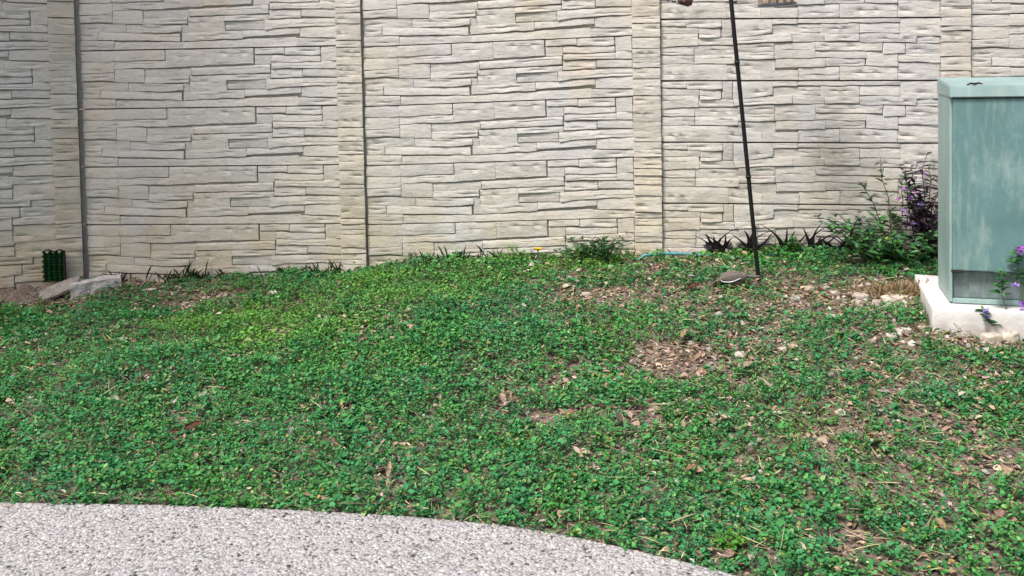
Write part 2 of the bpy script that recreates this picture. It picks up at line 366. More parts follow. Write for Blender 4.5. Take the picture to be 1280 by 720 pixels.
def stone_mesh(quad, seed, name='stone', wob=1.0, dep=None, gk=1.0):
    """one ledge stone: x along the wall, -y towards the viewer, z up; top of the panel at z = 0"""
    (x0, t0), (x1, t1), (xb0, b0), (xb1, b1), dark = quad
    rs = random.Random(seed)
    g = .0003 if rs.random() < .7 else .0013; gt = .0003; gb0 = (.0035 if dark else .0007) * gk
    bottom = b0 > MH - .012 and b1 > MH - .012
    dep = dep if dep is not None else rs.uniform(.0165, .0200) + (.002 if dark else -.001)
    wid = x1 - x0
    nu = max(3, int(round(wid / .028)) + 2)
    hgt = (b0 + b1 - t0 - t1) / 2
    nv = 5 if hgt < .07 else 6
    us = np.concatenate([[0], [min(.004 / wid, .1)], np.linspace(0, 1, nu)[1:-1], [1 - min(.004 / wid, .1)], [1]])
    vfr = [0, min(.003 / hgt, .15)] + list(np.linspace(0, 1, nv - 2)[1:-1]) + [1 - min(.0035 / hgt, .15), 1]
    crack = None
    if hgt > .028 and wid > .09 and rs.random() < .75:
        vc = rs.uniform(.3, .7); dv_ = .0022 / hgt; ua = rs.uniform(0, .6); crack = (vc, ua, ua + rs.uniform(.2, .5))
        vfr = sorted([q_ for q_ in vfr if abs(q_ - vc) > dv_ * 2.2] + [vc - dv_, vc, vc + dv_])
    k1, k2 = rs.uniform(-.0025, .0025), rs.uniform(-.003, .003)
    bm = bmesh.new(); G = []
    tilt = rs.uniform(0, .0025) if dark else rs.uniform(-.002, .001)
    tlx = rs.uniform(-.0015, .0015)
    for iv, v in enumerate(vfr):
        row = []
        for iu, u in enumerate(us):
            x = x0 + g + (wid - 2 * g) * u
            wt = (float(hnoise(np.array(x * 17.), np.array(t0 * 50.), 5)) - .5) * .0042 * wob + (float(hnoise(np.array(x * 60.), np.array(t0 * 50.), 6)) - .5) * .0025 * wob
            wb = (float(hnoise(np.array(x * 17.), np.array(b0 * 50.), 5)) - .5) * .0042 * wob + (float(hnoise(np.array(x * 60.), np.array(b0 * 50.), 6)) - .5) * .0025 * wob
            zt = -(t0 + (t1 - t0) * u) - gt + (0 if t0 < .002 else wt)
            zb = -(b0 + (b1 - b0) * u) + (0 if b0 > MH - .004 else wb)
            gap_n = float(hnoise(np.array(x * 9.), np.array(b0 * 70.), 15))
            gb = .0052 if bottom else gb0 * (min(1.25, max(.12, gap_n * 2.4 - .3)) if gk < 1.2 else .6 + .6 * gap_n)
            zb += gb
            z = zt + (zb - zt) * v
            edge_v = iv in (0, len(vfr) - 1); edge_u = iu in (0, len(us) - 1)
            y = dep + tilt * (v - .5) * 2 + tlx * (u - .5) * 2
            y += (float(hnoise(np.array(x * 13. + seed), np.array(z * 55.), 8)) - .5) * .0045 + (float(hnoise(np.array(x * 45.), np.array(z * 120. + seed), 9)) - .5) * .0035
            if edge_v: y -= .0008 if iv == 0 else .0003
            if edge_u: y -= .0005
            if crack:
                if abs(v - crack[0]) < 1e-6 and crack[1] < u < crack[2]: y -= .0045
                if crack[1] - .15 < u < crack[2] + .15: z += (float(hnoise(np.array(x * 25.), np.array(seed * 1.), 17)) - .5) * .006 * (1 - abs(2 * v - 1))
            row.append(bm.verts.new((x + (rs.uniform(-.001, .001) if edge_u else 0), -max(y, .003), z)))
        G.append(row)
    for a, b_ in zip(G, G[1:]):
        for k in range(len(us) - 1):
            bm.faces.new((a[k], b_[k], b_[k + 1], a[k + 1]))
    rim = G[0] + [r_[-1] for r_ in G[1:]] + G[-1][-2::-1] + [r_[0] for r_ in G[-2:0:-1]]
    back = [bm.verts.new((p.co.x, .004, p.co.z)) for p in rim]
    for k in range(len(rim)):
        j = (k + 1) % len(rim); bm.faces.new((rim[k], rim[j], back[j], back[k]))
    bmesh.ops.recalc_face_normals(bm, faces=bm.faces)
    if bm.faces[0].normal.y > 0: bmesh.ops.reverse_faces(bm, faces=bm.faces)
    for f_ in bm.faces: f_.smooth = True
    for e_ in bm.edges:
        if len(e_.link_faces) == 2 and e_.calc_face_angle(0) > R(55): e_.smooth = False
    me = bpy.data.meshes.new(name); bm.to_mesh(me); bm.free(); me.materials.append(M['stone'])
    return me
MA = [(q_, stone_mesh(q_, 100 + i)) for i, q_ in enumerate(moldA())]
MB_ = [(q_, stone_mesh(q_, 300 + i)) for i, q_ in enumerate(moldB())]
WD = Vector((.99681, -.07978, 0)); WA = Vector((-2.265, 4.87, 0))
W1 = Vector((.937, .348, 0)).normalized()
CORNER = WA + WD * (-.02)
fence = empty('concrete_fence', (CORNER.x, CORNER.y, gz(CORNER.x, CORNER.y)))
tag(fence, 'off white cast concrete fence of ledge stone panels between narrow posts', 'fence')
FINV = Matrix.Translation(fence.location).inverted()
# bays: left origin, direction, z of the lowest visible joint at the left end and at the right end, joint pitch, panel moulds bottom to top
BAYS = [(CORNER - W1 * (.136 + MW), W1, .393, .395, .2990, 'BBAAAAA'),
        (WA + WD * .004, WD, .458, .457, .3064, 'AAAAAA'),
        (WA + WD * 1.512, WD, .451, .480, .3055, 'AAAAAA'),
        (WA + WD * 3.027, WD, .552, .530, .3075, 'BBBBBB'),
        (WA + WD * 4.522, WD, .545, .545, .3060, 'AAAAAA')]
def project(P):
    d = P - Vector((0, 0, CAM_H)); z = d.dot(fw)
    return 640 + FPX * d.dot(rr) / z, PY - FPX * d.dot(uu) / z
cands = []
slab_me = {}
for o0, dr, zl, zr, pitch, rows in BAYS:      # added sheet behind the panels, blocks light leaking through the joints
    bm = box(bmesh.new(), -.03, MW + .02, .052, .075, zl - pitch - .05, zl + pitch * (len(rows) - 1) - .01)
    p = obj('joint_light_block', bm, M['stone'], fence)
    p.matrix_local = FINV @ Matrix(((dr.x, -dr.y, 0, o0.x), (dr.y, dr.x, 0, o0.y), (0, 0, 1, 0), (0, 0, 0, 1)))
for bi, (o0, dr, zl, zr, pitch, rows) in enumerate(BAYS):
    for k, kind in enumerate(rows):
        L_ = MW if kind == 'A' else MW - .016
        zt = zl + pitch * k
        ux = Vector((dr.x * L_, dr.y * L_, zr - zl)).normalized()
        uy = Vector((-dr.y, dr.x, 0)).normalized(); uz = ux.cross(uy)
        ob = o0 + dr * (.016 if bi == 0 and kind == 'B' else 0)
        mw_ = Matrix(((ux.x, uy.x, uz.x, ob.x), (ux.y, uy.y, uz.y, ob.y), (ux.z, uy.z, uz.z, zt), (0, 0, 0, 1)))
        if kind not in slab_me:
            bm = box(bmesh.new(), -.035, L_ + .03, 0, .05, -MH + .0042, -.0008)
            slab_me[kind] = bpy.data.meshes.new('panel'); bm.to_mesh(slab_me[kind]); bm.free(); slab_me[kind].materials.append(M['stone'])
        p = obj('panel', slab_me[kind], None, fence); p.matrix_local = FINV @ mw_
        for q_, sm in (MA if kind == 'A' else MB_):
            cx = (q_[0][0] + q_[1][0]) / 2; cz = -(q_[0][1] + q_[1][1] + q_[2][1] + q_[3][1]) / 4
            xa, ya = project(mw_ @ Vector((q_[0][0], 0, -q_[0][1]))); xb, yb = project(mw_ @ Vector((q_[1][0], 0, -q_[3][1])))
            vis = max(0, min(xb, 1280) - max(xa, 0)) * max(0, min(yb, 720) - max(ya, 0))
            wc = mw_ @ Vector((cx, 0, cz))
            if wc.z < gz(wc.x, wc.y): vis = 0
            if 1176 < xa and ya > 100: vis = 0
            cands.append((vis, p, sm, mw_))
cands.sort(key=lambda c_: -c_[0])
for vis, p, sm, mw_ in cands[:298]:
    link(bpy.data.objects.new('stone', sm), p)
Vs, Ls, Ss, nvt, nl = [], [], [], 0, 0
for vis, p, sm, mw_ in cands[298:]:
    co = np.empty(len(sm.vertices) * 3, np.float32); sm.vertices.foreach_get('co', co); co = co.reshape(-1, 3)
    mm = np.array(FINV @ mw_); Vs.append(co @ mm[:3, :3].T + mm[:3, 3])
    li = np.empty(len(sm.loops), np.int32); sm.loops.foreach_get('vertex_index', li); Ls.append(li + nvt)
    ls = np.empty(len(sm.polygons), np.int32); sm.polygons.foreach_get('loop_start', ls); Ss.append(ls + nl)
    nvt += len(co); nl += len(li)
me = np_mesh('stone_facing', np.concatenate(Vs), np.concatenate(Ls), np.concatenate(Ss), M['stone'])
tag(obj('stone_facing', me, None, fence), None, None, None, 'stuff')
# posts faced with stacked blocks
def make_post(o0, dr, wid, seed, proud=.036, ztop=2.03):
    rs = random.Random(seed)
    uy = Vector((-dr.y, dr.x, 0))
    mw_ = Matrix(((dr.x, uy.x, 0, o0.x), (dr.y, uy.y, 0, o0.y), (0, 0, 1, 0), (0, 0, 0, 1)))
    zb = gz(o0.x, o0.y) - .06
    bm = box(bmesh.new(), .003, wid - .003, -proud + .022, .09, zb, ztop)
    p = obj('post', bm, M['post_stone'], fence); p.matrix_local = FINV @ mw_
    z = ztop
    i = 0
    while z > zb + .02:
        h = rs.choice([.022, .03, .036, .045, .055, .07, .085])
        z0 = max(z - h, zb)
        me_ = stone_mesh(((0, 0), (wid, rs.uniform(-.002, .002)), (0, z - z0), (wid, z - z0), rs.random() < .75), seed * 50 + i, 'block', .6, rs.uniform(.020, .026), 1.6)
        me_.materials.clear(); me_.materials.append(M['post_stone'])
        b_ = obj('block', me_, None, p); b_.location = (0, -proud + .022, z)
        z = z0; i += 1
    return p
make_post(CORNER - W1 * .135, W1, .125, 1, .05)
make_post(WA + WD * 1.376, WD, .131, 2)
make_post(WA + WD * 2.884, WD, .138, 3)
make_post(WA + WD * 4.378, WD, .139, 4)

# ------------------------------------------------------------------ utility cabinet on its pad
CAB = empty('utility_cabinet', (1.732, 3.64, .275), R(-17))
tag(CAB, 'weathered green metal utility cabinet with sloping lid on white concrete pad', 'utility cabinet')
W_, D_, Hh = .86, .30, .825
bm = bmesh.new()      # shell: sides, back, floor frame and front flanges
box(bm, 0, .012, 0, D_, .0, Hh - .004, .003); box(bm, W_ - .012, W_, 0, D_, 0, Hh - .004, .003); box(bm, .012, W_ - .012, D_ - .012, D_, 0, Hh - .004)
box(bm, .0125, W_ - .0125, .028, .040, 0, .125); box(bm, .0125, W_ - .0125, .0, .0275, -.004, .014, .003)
obj('shell', bm, M['lid_paint'], CAB)
bm = bmesh.new(); box(bm, .016, W_ - .016, .018, .0265, .016, .122, .002)
obj('sill_panel', bm, M['sill_paint'], CAB)
bm = bmesh.new()
box(bm, .010, W_ - .010, -.020, .016, .130, Hh - .014, .006)
door = obj('door', bm, M['door_paint'], CAB)
bm = bmesh.new(); box(bm, .006, .05, -.024, .0, .1225, .1295, .002); obj('rusty_edge', bm, M['dark_gap'], door)
bm = bmesh.new()
vsl = [(-.003, -.034, Hh - .010), (W_ + .003, -.034, Hh - .010), (W_ + .003, D_ + .005, Hh - .002), (-.003, D_ + .005, Hh - .002),
       (-.003, -.028, Hh + .036), (W_ + .003, -.028, Hh + .036), (W_ + .003, D_ + .005, Hh + .066), (-.003, D_ + .005, Hh + .066)]
vv = [bm.verts.new(c_) for c_ in vsl]
for q_ in ((0, 3, 2, 1), (4, 5, 6, 7), (0, 1, 5, 4), (1, 2, 6, 5), (2, 3, 7, 6), (3, 0, 4, 7)): bm.faces.new([vv[i] for i in q_])
bmesh.ops.bevel(bm, geom=list(bm.edges), offset=.004, segments=2, affect='EDGES')
lid = obj('lid', bm, M['lid_paint'], CAB)
bm = bmesh.new()
tube(bm, [(.07, .0, 0), (.085, .01, .006), (.10, .004, .004), (.115, .012, .007), (.128, .006, .003)], [.002, .004, .005, .004, .002], 6)
tube(bm, [(.097, .004, .004), (.092, -.012, .004)], [.003, .0015], 5)
hs = obj('hasp', bm, M['dark_gap'], lid); hs.location = (-.01, -.018, Hh + .039)

PAD = empty('concrete_pad', (1.640, 3.585, .168), R(-17))
tag(PAD, 'chipped white concrete pad under the green utility cabinet', 'concrete pad')
bm = bmesh.new(); box(bm, 0, 1.1, 0, .62, -.08, .1, .010)
bmesh.ops.subdivide_edges(bm, edges=[e for e in bm.edges if e.calc_length() > .1], cuts=7, use_grid_fill=True)
for v_ in bm.verts:
    c_ = v_.co; nn = float(hnoise(np.array(c_.x * 9 + c_.y * 4), np.array(c_.z * 12 + c_.y * 7), 3)) - .5
    v_.co += Vector((nn * .010, nn * .012, nn * .006))
obj('slab', bm, M['white_concrete'], PAD, True)

# ------------------------------------------------------------------ feeder pole and what hangs from it
bx_, by_ = 1.112, 4.164
PB = Vector((bx_, by_, gz(bx_, by_)))
PTt = Vector((.975, 4.11, 1.62)); lean = (PTt - PB).normalized()
POLE = empty('feeder_pole', PB)
tag(POLE, 'thin black leaning metal bird feeder pole pushed into the lawn', 'feeder pole')
bm = bmesh.new(); tube(bm, [lean * s_ for s_ in (-.12, 0, .4, .8, 1.2, 1.62)], .0095, 10); obj('shaft', bm, M['black_iron'], POLE, True)
bm = bmesh.new(); tube(bm, [lean * 1.0, lean * 1.012], .0125, 10); tube(bm, [lean * .48, lean * .492], .0125, 10); obj('collar', bm, M['black_iron'], POLE, True)
tp = lean * 1.60
arms = {}
for sgn, reach in ((-1, .25), (1, .25)):
    pts = []
    for k in range(13):
        a = math.pi * k / 12
        pts.append(tp + Vector((sgn * reach * (1 - math.cos(a)) / 2, 0, .02 + .13 * math.sin(a))))
    pts.append(pts[-1] + Vector((sgn * .015, 0, -.03))); pts.append(pts[-1] + Vector((sgn * .02, 0, .012)))
    bm = bmesh.new(); tube(bm, pts, .005, 8); obj('arm', bm, M['black_iron'], POLE, True)
    arms[sgn] = PB + pts[-2]
bm = bmesh.new(); bmesh.ops.create_uvsphere(bm, u_segments=12, v_segments=8, radius=.016)
o = obj('finial', bm, M['black_iron'], POLE, True); o.location = lean * 1.635

SU = simple('suet', (.16, .085, .075), .8, .2, 0, .5, 90, .6)
# tilted wire cage; its lower corner shows at the top of the picture
sc_o = empty('suet_cage', (.765, 4.12, 1.515)); sc_o.rotation_euler = (0, R(14), R(4))
tag(sc_o, 'black wire cage with dark red brown suet hanging left of the pole', 'bird feeder')
bm = bmesh.new(); box(bm, -.078, .004, -.016, .016, .02, .12, .008)
bmesh.ops.subdivide_edges(bm, edges=list(bm.edges), cuts=3, use_grid_fill=True)
for v_ in bm.verts: v_.co += Vector([random.uniform(-.0035, .0035) for _ in range(3)])
obj('suet_cake', bm, SU, sc_o, True)
bm = bmesh.new()
for i in range(6):
    x_ = -.115 + i * .026
    for y_ in (-.024, .024): tube(bm, [(x_, y_, 0), (x_, y_, .13)], .0016, 5)
for i in range(5):
    z_ = i * .0325
    for y_ in (-.024, .024): tube(bm, [(-.118, y_, z_), (.018, y_, z_)], .0016, 5)
    for x_ in (-.118, .018): tube(bm, [(x_, -.024, z_), (x_, .024, z_)], .0016, 5)
for i in range(6): tube(bm, [(-.115 + i * .026, -.024, 0), (-.115 + i * .026, .024, 0)], .0022, 5)
obj('wire_frame', bm, M['black_iron'], sc_o)
inv = sc_o.matrix_basis.inverted()
bm = bmesh.new()
tgt = inv @ arms[-1]
for x_ in (-.118, .018): tube(bm, [(x_, 0, .13), ((x_ + tgt.x) / 2, 0, .13 + (tgt.z - .13) * .55), tgt], .0013, 5)
obj('chain', bm, M['black_iron'], sc_o)
bm = bmesh.new()     # lump of suet pushed through the lower corner
bmesh.ops.create_icosphere(bm, subdivisions=3, radius=.032, matrix=Matrix.Diagonal((1.0, .8, .85, 1)))
for v_ in bm.verts:
    k = float(hnoise(np.array(v_.co.x * 90 + v_.co.y * 60), np.array(v_.co.z * 90), 4)); v_.co *= .8 + .4 * k
o = obj('suet_lump', bm, SU, sc_o, True); o.location = (.012, -.005, .02)

FEED_M = simple('pale_seed_wood', (.36, .29, .22), .8, .2, 0, .45, 60, .5)
TRAY_M = simple('blue_grey_tray', (.16, .18, .22), .4, .5, .3, .3, 40)
fo = empty('seed_feeder', (1.185, 4.11, 1.497)); fo.rotation_euler = (R(1), R(-3), 0)
tag(fo, 'pale seed feeder on a thin blue grey tray hanging right of the pole', 'bird feeder')
bm = bmesh.new(); bmesh.ops.create_cone(bm, cap_ends=True, segments=28, radius1=.081, radius2=.084, depth=.008, matrix=Matrix.Translation((.004, 0, .004)))
tray = obj('tray', bm, TRAY_M, fo, True)
bm = bmesh.new()
for k in range(28):
    a0, a1 = 2 * math.pi * k / 28, 2 * math.pi * (k + 1) / 28
    for ra, rb_, z0, z1 in ((.084, .086, .004, .011), (.0825, .0845, .011, .004)):
        v4 = [bm.verts.new((.004 + r_ * math.cos(a_), r_ * math.sin(a_), z_)) for r_, a_, z_ in ((ra, a0, z0), (ra, a1, z0), (rb_, a1, z1), (rb_, a0, z1))]
        bm.faces.new(v4)
obj('rim', bm, TRAY_M, tray)
bm = bmesh.new(); box(bm, -.068, .068, -.05, .05, .0085, .16, .004)
bo = obj('hopper', bm, FEED_M, fo)
bm = bmesh.new()
for x_ in (-.045, -.012, .02, .052): box(bm, x_ - .004, x_ + .004, -.055, -.0505, .012, .158, .001)
obj('slat', bm, simple('brown_wood', (.16, .10, .065), .8), bo)
bm = bmesh.new()
for s_ in (-1, 1):
    v4 = [bm.verts.new(c_) for c_ in ((-.1, s_ * .085, .15), (.1, s_ * .085, .15), (.1, 0, .215), (-.1, 0, .215))]
    v5 = [bm.verts.new((v_.co.x, v_.co.y, v_.co.z + .008)) for v_ in v4]
    bm.faces.new(v4); bm.faces.new(v5)
    for i in range(4): bm.faces.new((v4[i], v4[(i + 1) % 4], v5[(i + 1) % 4], v5[i]))
bmesh.ops.recalc_face_normals(bm, faces=bm.faces)
obj('roof', bm, FEED_M, fo)
bm = bmesh.new(); tg = fo.matrix_basis.inverted() @ arms[1]; tube(bm, [(0, 0, .21), tg], .0015, 6); obj('wire', bm, M['black_iron'], fo)

# ------------------------------------------------------------------ leaves, litter and straw
def leaf_mesh(name, P, az, tilt, Ln, Wd, fold, C, mt, roll=None, curl=0.0):
    n = len(P); P = np.asarray(P, float)
    d = np.stack([np.cos(az) * np.cos(tilt), np.sin(az) * np.cos(tilt), np.sin(tilt)], -1)
    s = np.stack([-np.sin(az), np.cos(az), np.zeros(n)], -1)
    u = np.cross(d, s)      # points down or up
    u = np.where(u[:, 2:3] < 0, -u, u)
    if roll is not None:
        c_, s_ = np.cos(roll)[:, None], np.sin(roll)[:, None]; s, u = s * c_ + u * s_, u * c_ - s * s_
    Ln = np.asarray(Ln)[:, None]; Wd = np.asarray(Wd)[:, None]; fo_ = np.asarray(fold)[:, None]
    V = np.zeros((n, 6, 3))
    V[:, 0] = P
    V[:, 3] = P + d * Ln - u * Ln * curl
    a, b_ = P + d * Ln * .28, P + d * Ln * .68 - u * Ln * curl * .35
    V[:, 1] = a + s * Wd * .5 + u * Wd * fo_; V[:, 5] = a - s * Wd * .5 + u * Wd * fo_
    V[:, 2] = b_ + s * Wd * .40 + u * Wd * fo_ * .8; V[:, 4] = b_ - s * Wd * .40 + u * Wd * fo_ * .8
    k = np.arange(n)[:, None] * 6
    L = np.concatenate([k + np.array([[0, 1, 2, 3]]), k + np.array([[0, 3, 4, 5]])], 1).reshape(-1)
    return np_mesh(name, V.reshape(-1, 3), L, np.arange(2 * n) * 4, mt, np.repeat(C, 6, 0))
BARE = np.array([(0.35, 4.14, 0.24, 0.09, 0.8), (0.72, 4.0, 0.37, 0.16, 0.6), (0.63, 3.38, 0.22, 0.2, 0.95), (0.91, 3.62, 0.16, 0.14, 0.7), (1.26, 3.93, 0.38, 0.24, 0.8), (1.62, 4.03, 0.2, 0.17, 1), (1.44, 3.6, 0.21, 0.09, 0.6), (0.12, 3.05, 0.13, 0.05, 0.9), (-0.02, 3.14, 0.06, 0.04, 0.6), (-0.22, 3.53, 0.08, 0.04, 0.6), (-0.47, 3.68, 0.07, 0.04, 0.4), (-1.5, 4.45, 0.25, 0.11, 0.95), (-2.32, 4.54, 0.3, 0.18, 0.8), (-2.56, 4.75, 0.27, 0.17, 1), (-1.73, 3.98, 0.1, 0.07, 0.5), (-1.8, 3.59, 0.08, 0.04, 0.5), (1.01, 2.92, 0.15, 0.07, 0.5), (1.03, 2.58, 0.2, 0.08, 0.6), (0.9, 2.25, 0.11, 0.04, 0.9), (1.65, 3.22, 0.17, 0.08, 0.6), (1.46, 2.72, 0.1, 0.07, 0.5), (0.54, 2.2, 0.1, 0.03, 0.7), (0.15, 2.43, 0.05, 0.03, 0.6), (0.34, 2.68, 0.09, 0.05, 0.5), (-0.22, 2.88, 0.05, 0.03, 0.3), (1.78, 3.5, 0.22, 0.09, 0.9), (-0.66, 2.91, 0.05, 0.03, 0.3), (0.66, 4.3, 0.15, 0.12, 0.5), (-0.08, 3.48, 0.06, 0.04, 0.5), (-1.98, 4.78, 0.27, 0.13, 0.9), (1.0, 3.9, .75, .32, .58), (1.25, 3.4, .55, .3, .42), (1.2, 2.75, .6, .35, .42), (-1.9, 4.6, .65, .2, .6), (-1.9, 3.9, .35, .3, .32), (.6, 2.75, .4, .2, .3), (.1, 3.4, .35, .2, .3), (.55, 4.1, .45, .12, .65)])
def ell(x, y, e):
    wx = x + (hnoise(x * 9, y * 9, 21) - .5) * .12; wy = y + (hnoise(x * 9, y * 9, 22) - .5) * .12
    return ((wx - e[0]) / e[2]) ** 2 + ((wy - e[1]) / e[3]) ** 2
def bareness(x, y):
    b_ = np.zeros_like(x)
    for e in BARE:
        b_ = np.maximum(b_, e[4] * np.clip((1.55 - ell(x, y, e)) * .8, 0, 1))
    right = np.clip((x + .1) / 1.2, 0, 1)            # thinner lawn to the right
    nz = hnoise(x * 5, y * 6, 31) * .6 + hnoise(x * 14, y * 14, 32) * .4
    b_ = np.maximum(b_, np.clip((nz - (.70 - .18 * right)) * 4.5, 0, .75))
    # pad, cabinet
    return np.clip(b_, 0, 1)
PADI = PAD.matrix_basis.inverted()
def inside_pad(x, y, mrg=.0):
    a = R(-17); dx, dy = x - 1.640, y - 3.585
    lx = dx * math.cos(a) + dy * math.sin(a); ly = -dx * math.sin(a) + dy * math.cos(a)
    return (lx > -mrg) & (lx < 1.1) & (ly > -mrg) & (ly < .62 + mrg)
def wall_y(x): return np.where(x > -2.28, 4.69 - .08 * x - .03, 4.865 + (x + 2.28) * .372 - .03)
def scatter(n, x0, x1, y0, y1, pat=.0):
    x = rng.uniform(x0, x1, n); y = rng.uniform(y0, y1, n)
    ok = (y > patio_y(x) + pat) & (y < wall_y(x)) & ~inside_pad(x, y)
    return x[ok], y[ok]
def pal_mix(n, pal, p, jit=.2):
    pal = np.array(pal, float); p = np.array(p, float) / sum(p)
    return pal[rng.choice(len(pal), n, p=p)] * rng.uniform(1 - jit, 1 + jit, (n, 1))

# low broad-leaved ground cover
x, y = scatter(112000, -3.1, 3.0, 1.75, 4.95, -.007)
bz = bareness(x, y)
keep = rng.random(len(x)) > bz * 1.12
x, y, bz = x[keep], y[keep], bz[keep]
z = ground_z(x, y)
nl_ = rng.integers(4, 7, len(x))
hgt = (.012 + .044 * hnoise(x * 6, y * 6, 41) ** 1.5 + .012 * hnoise(x * 23, y * 23, 42)) * (1 - .65 * bz)
hgt *= np.where(y < patio_y(x) + .05, .6, 1)
hgt *= rng.uniform(.55, 1.2, len(x))
X = np.repeat(x, nl_); Y = np.repeat(y, nl_); Z = np.repeat(z, nl_); H_ = np.repeat(hgt, nl_); n = len(X)
az = rng.uniform(0, 2 * np.pi, n); off = rng.uniform(.0, .010, n)
P = np.stack([X + np.cos(az) * off, Y + np.sin(az) * off, Z + H_ * rng.uniform(.45, 1.15, n)], -1)
tilt = rng.normal(.30, .40, n).clip(-.5, 1.2)
size = np.repeat(rng.choice([.65, .85, 1.05, 1.4], len(x), p=[.16, .34, .36, .14]) * rng.uniform(.85, 1.2, len(x)) * (.85 + .3 * hnoise(x * 4, y * 4, 44)), nl_)
Ln = rng.uniform(.008, .0145, n) * size; Wd = Ln * rng.uniform(.62, .92, n)
# colour: blue green clumps, fresh green clumps, yellow green tips
f1 = np.repeat(hnoise(x * 2.2, y * 2.2, 51), nl_); f2 = np.repeat(hnoise(x * 8, y * 8, 52), nl_)
teal = np.array((.050, .232, .092)); grn = np.array((.092, .300, .060)); lime = np.array((.20, .42, .052)); dark = np.array((.014, .068, .027))
mixv = np.clip(f1 * .6 + .05 + (f2 - .5) * .5 + np.repeat(rng.normal(0, .28, len(x)), nl_), 0, 1)[:, None]
Cc = teal * (1 - mixv) + grn * mixv
FRESH = [(-1.11, 4.02, .61, .28, .85), (.2, 4.55, .55, .25, .8), (.91, 2.85, .08, .08, .6), (.535, 2.27, .045, .05, 1.2), (-.55, 4.35, .5, .3, .6), (1.1, 4.45, .3, .15, .5)]
fr = np.zeros(n)
for e in FRESH: fr = np.maximum(fr, e[4] * np.clip(1.3 - ell(X, Y, e), 0, 1))
fr = np.clip(fr * (.35 + f2), 0, 1)[:, None]
Cc = Cc * (1 - .6 * fr) + lime * .6 * fr
rndc = rng.random(n)[:, None]
olive = np.repeat(rng.random(len(x)) < .13, nl_)[:, None]
Cc = np.where(olive, Cc * .45 + np.array((.17, .22, .075)) * .55, Cc)
Cc = np.where(rndc < .34, Cc * .55 + dark * .45, Cc)
Cc = np.where(rndc > .93, Cc * .5 + np.array((.30, .40, .16)) * .5, Cc)
Cc = np.where(rndc > .988, np.array((.30, .24, .07)), Cc)
Cc = Cc * rng.uniform(.85, 1.5, (n, 1))
me = leaf_mesh('ground_cover', P, az, tilt, Ln, Wd, rng.uniform(.0, .22, n), Cc, M['leaf'], rng.normal(0, .35, n), .12)
tag(obj('ground_cover', me), 'dense small leaved green ground cover spreading over the yard', 'ground cover', None, 'stuff')

# leaf litter: flakes of dry leaf, thick on the bare patches
x, y = scatter(150000, -3.1, 3.0, 1.75, 4.95, .0)
bz = bareness(x, y)
keep = rng.random(len(x)) < (.15 + bz * .80)
x, y, bz = x[keep], y[keep], bz[keep]; n = len(x)
P = np.stack([x, y, ground_z(x, y) + rng.uniform(.001, .010, n) + rng.uniform(0, .022, n) * (bz < .3)], -1)
Ln = rng.gamma(4, .0042, n).clip(.006, .045)
Cc = pal_mix(n, [(.42, .30, .20), (.30, .21, .145), (.52, .42, .31), (.38, .25, .19), (.56, .49, .42), (.17, .12, .09), (.46, .33, .285), (.085, .06, .05), (.38, .34, .31)], [18, 24, 9, 14, 4, 16, 9, 12, 12], .25)
me = leaf_mesh('leaf_litter', P, rng.uniform(0, 6.28, n), rng.normal(.05, .3, n), Ln, Ln * rng.uniform(.25, .75, n), rng.uniform(-.1, .4, n), Cc, M['dry'], rng.normal(0, .4, n), .15)
tag(obj('leaf_litter', me), 'crumbled brown and tan leaf litter on the bare patches', 'leaf litter', None, 'stuff')
# dry straw and stems
x, y = scatter(40000, -3.1, 3.0, 1.75, 4.95, -.008)
DRY = [(-1.57, 2.87, .09, .07), (-1.29, 2.93, .12, .09), (-1.46, 3.21, .09, .07), (-.33, 2.53, .13, .04), (-.62, 2.62, .07, .04), (.83, 3.12, .14, .10), (-.98, 4.23, .11, .12), (1.2, 4.05, .3, .1), (.45, 2.75, .15, .08), (.95, 2.9, .12, .08), (1.68, 4.02, .13, .14), (.9, 2.25, .15, .06)]
dv = np.zeros(len(x))
for e in DRY: dv = np.maximum(dv, np.clip(1.3 - ell(x, y, e), 0, 1))
bz = bareness(x, y); edge = (y < patio_y(x) + .035)
keep = rng.random(len(x)) < (.15 + .34 * bz + .75 * dv + 1.5 * edge * hnoise(x * 8, y * 8, 61) ** 2)
x, y = x[keep], y[keep]; n = len(x)
P = np.stack([x, y, ground_z(x, y) + rng.uniform(.003, .036, n)], -1)
Ln = rng.gamma(4, .012, n).clip(.015, .11)
Cc = pal_mix(n, [(.52, .43, .27), (.46, .36, .22), (.60, .52, .36), (.35, .27, .18), (.30, .33, .12)], [30, 25, 20, 15, 12], .25)
me = leaf_mesh('dry_straw', P, rng.uniform(0, 6.28, n), rng.normal(.12, .25, n), Ln, rng.uniform(.0012, .0032, n), np.zeros(n), Cc, M['dry'], rng.normal(0, .6, n), .1)
tag(obj('dry_straw', me), 'scattered pale dry straw and thin stems among the ground cover', 'straw', None, 'stuff')
# thin green grass blades mixed through the cover
x, y = scatter(30000, -3.1, 3.0, 1.75, 4.95, -.006)
keep = rng.random(len(x)) < (.12 + .75 * np.clip(hnoise(x * 3, y * 3, 71) * 2 - .9, 0, 1)) * (1 - .6 * bareness(x, y))
x, y = x[keep], y[keep]; n = len(x)
P = np.stack([x, y, ground_z(x, y)], -1)
Cc = pal_mix(n, [(.14, .36, .06), (.09, .28, .07), (.26, .38, .10), (.46, .42, .22)], [30, 28, 22, 20], .25)
me = leaf_mesh('grass', P, rng.uniform(0, 6.28, n), rng.normal(.95, .3, n).clip(.2, 1.5), rng.gamma(5, .0085, n).clip(.015, .07), rng.uniform(.0014, .0028, n), np.full(n, .15), Cc, M['leaf'], rng.normal(0, .5, n), .3)
tag(obj('grass', me), 'thin green grass blades growing through the ground cover', 'grass', None, 'stuff')
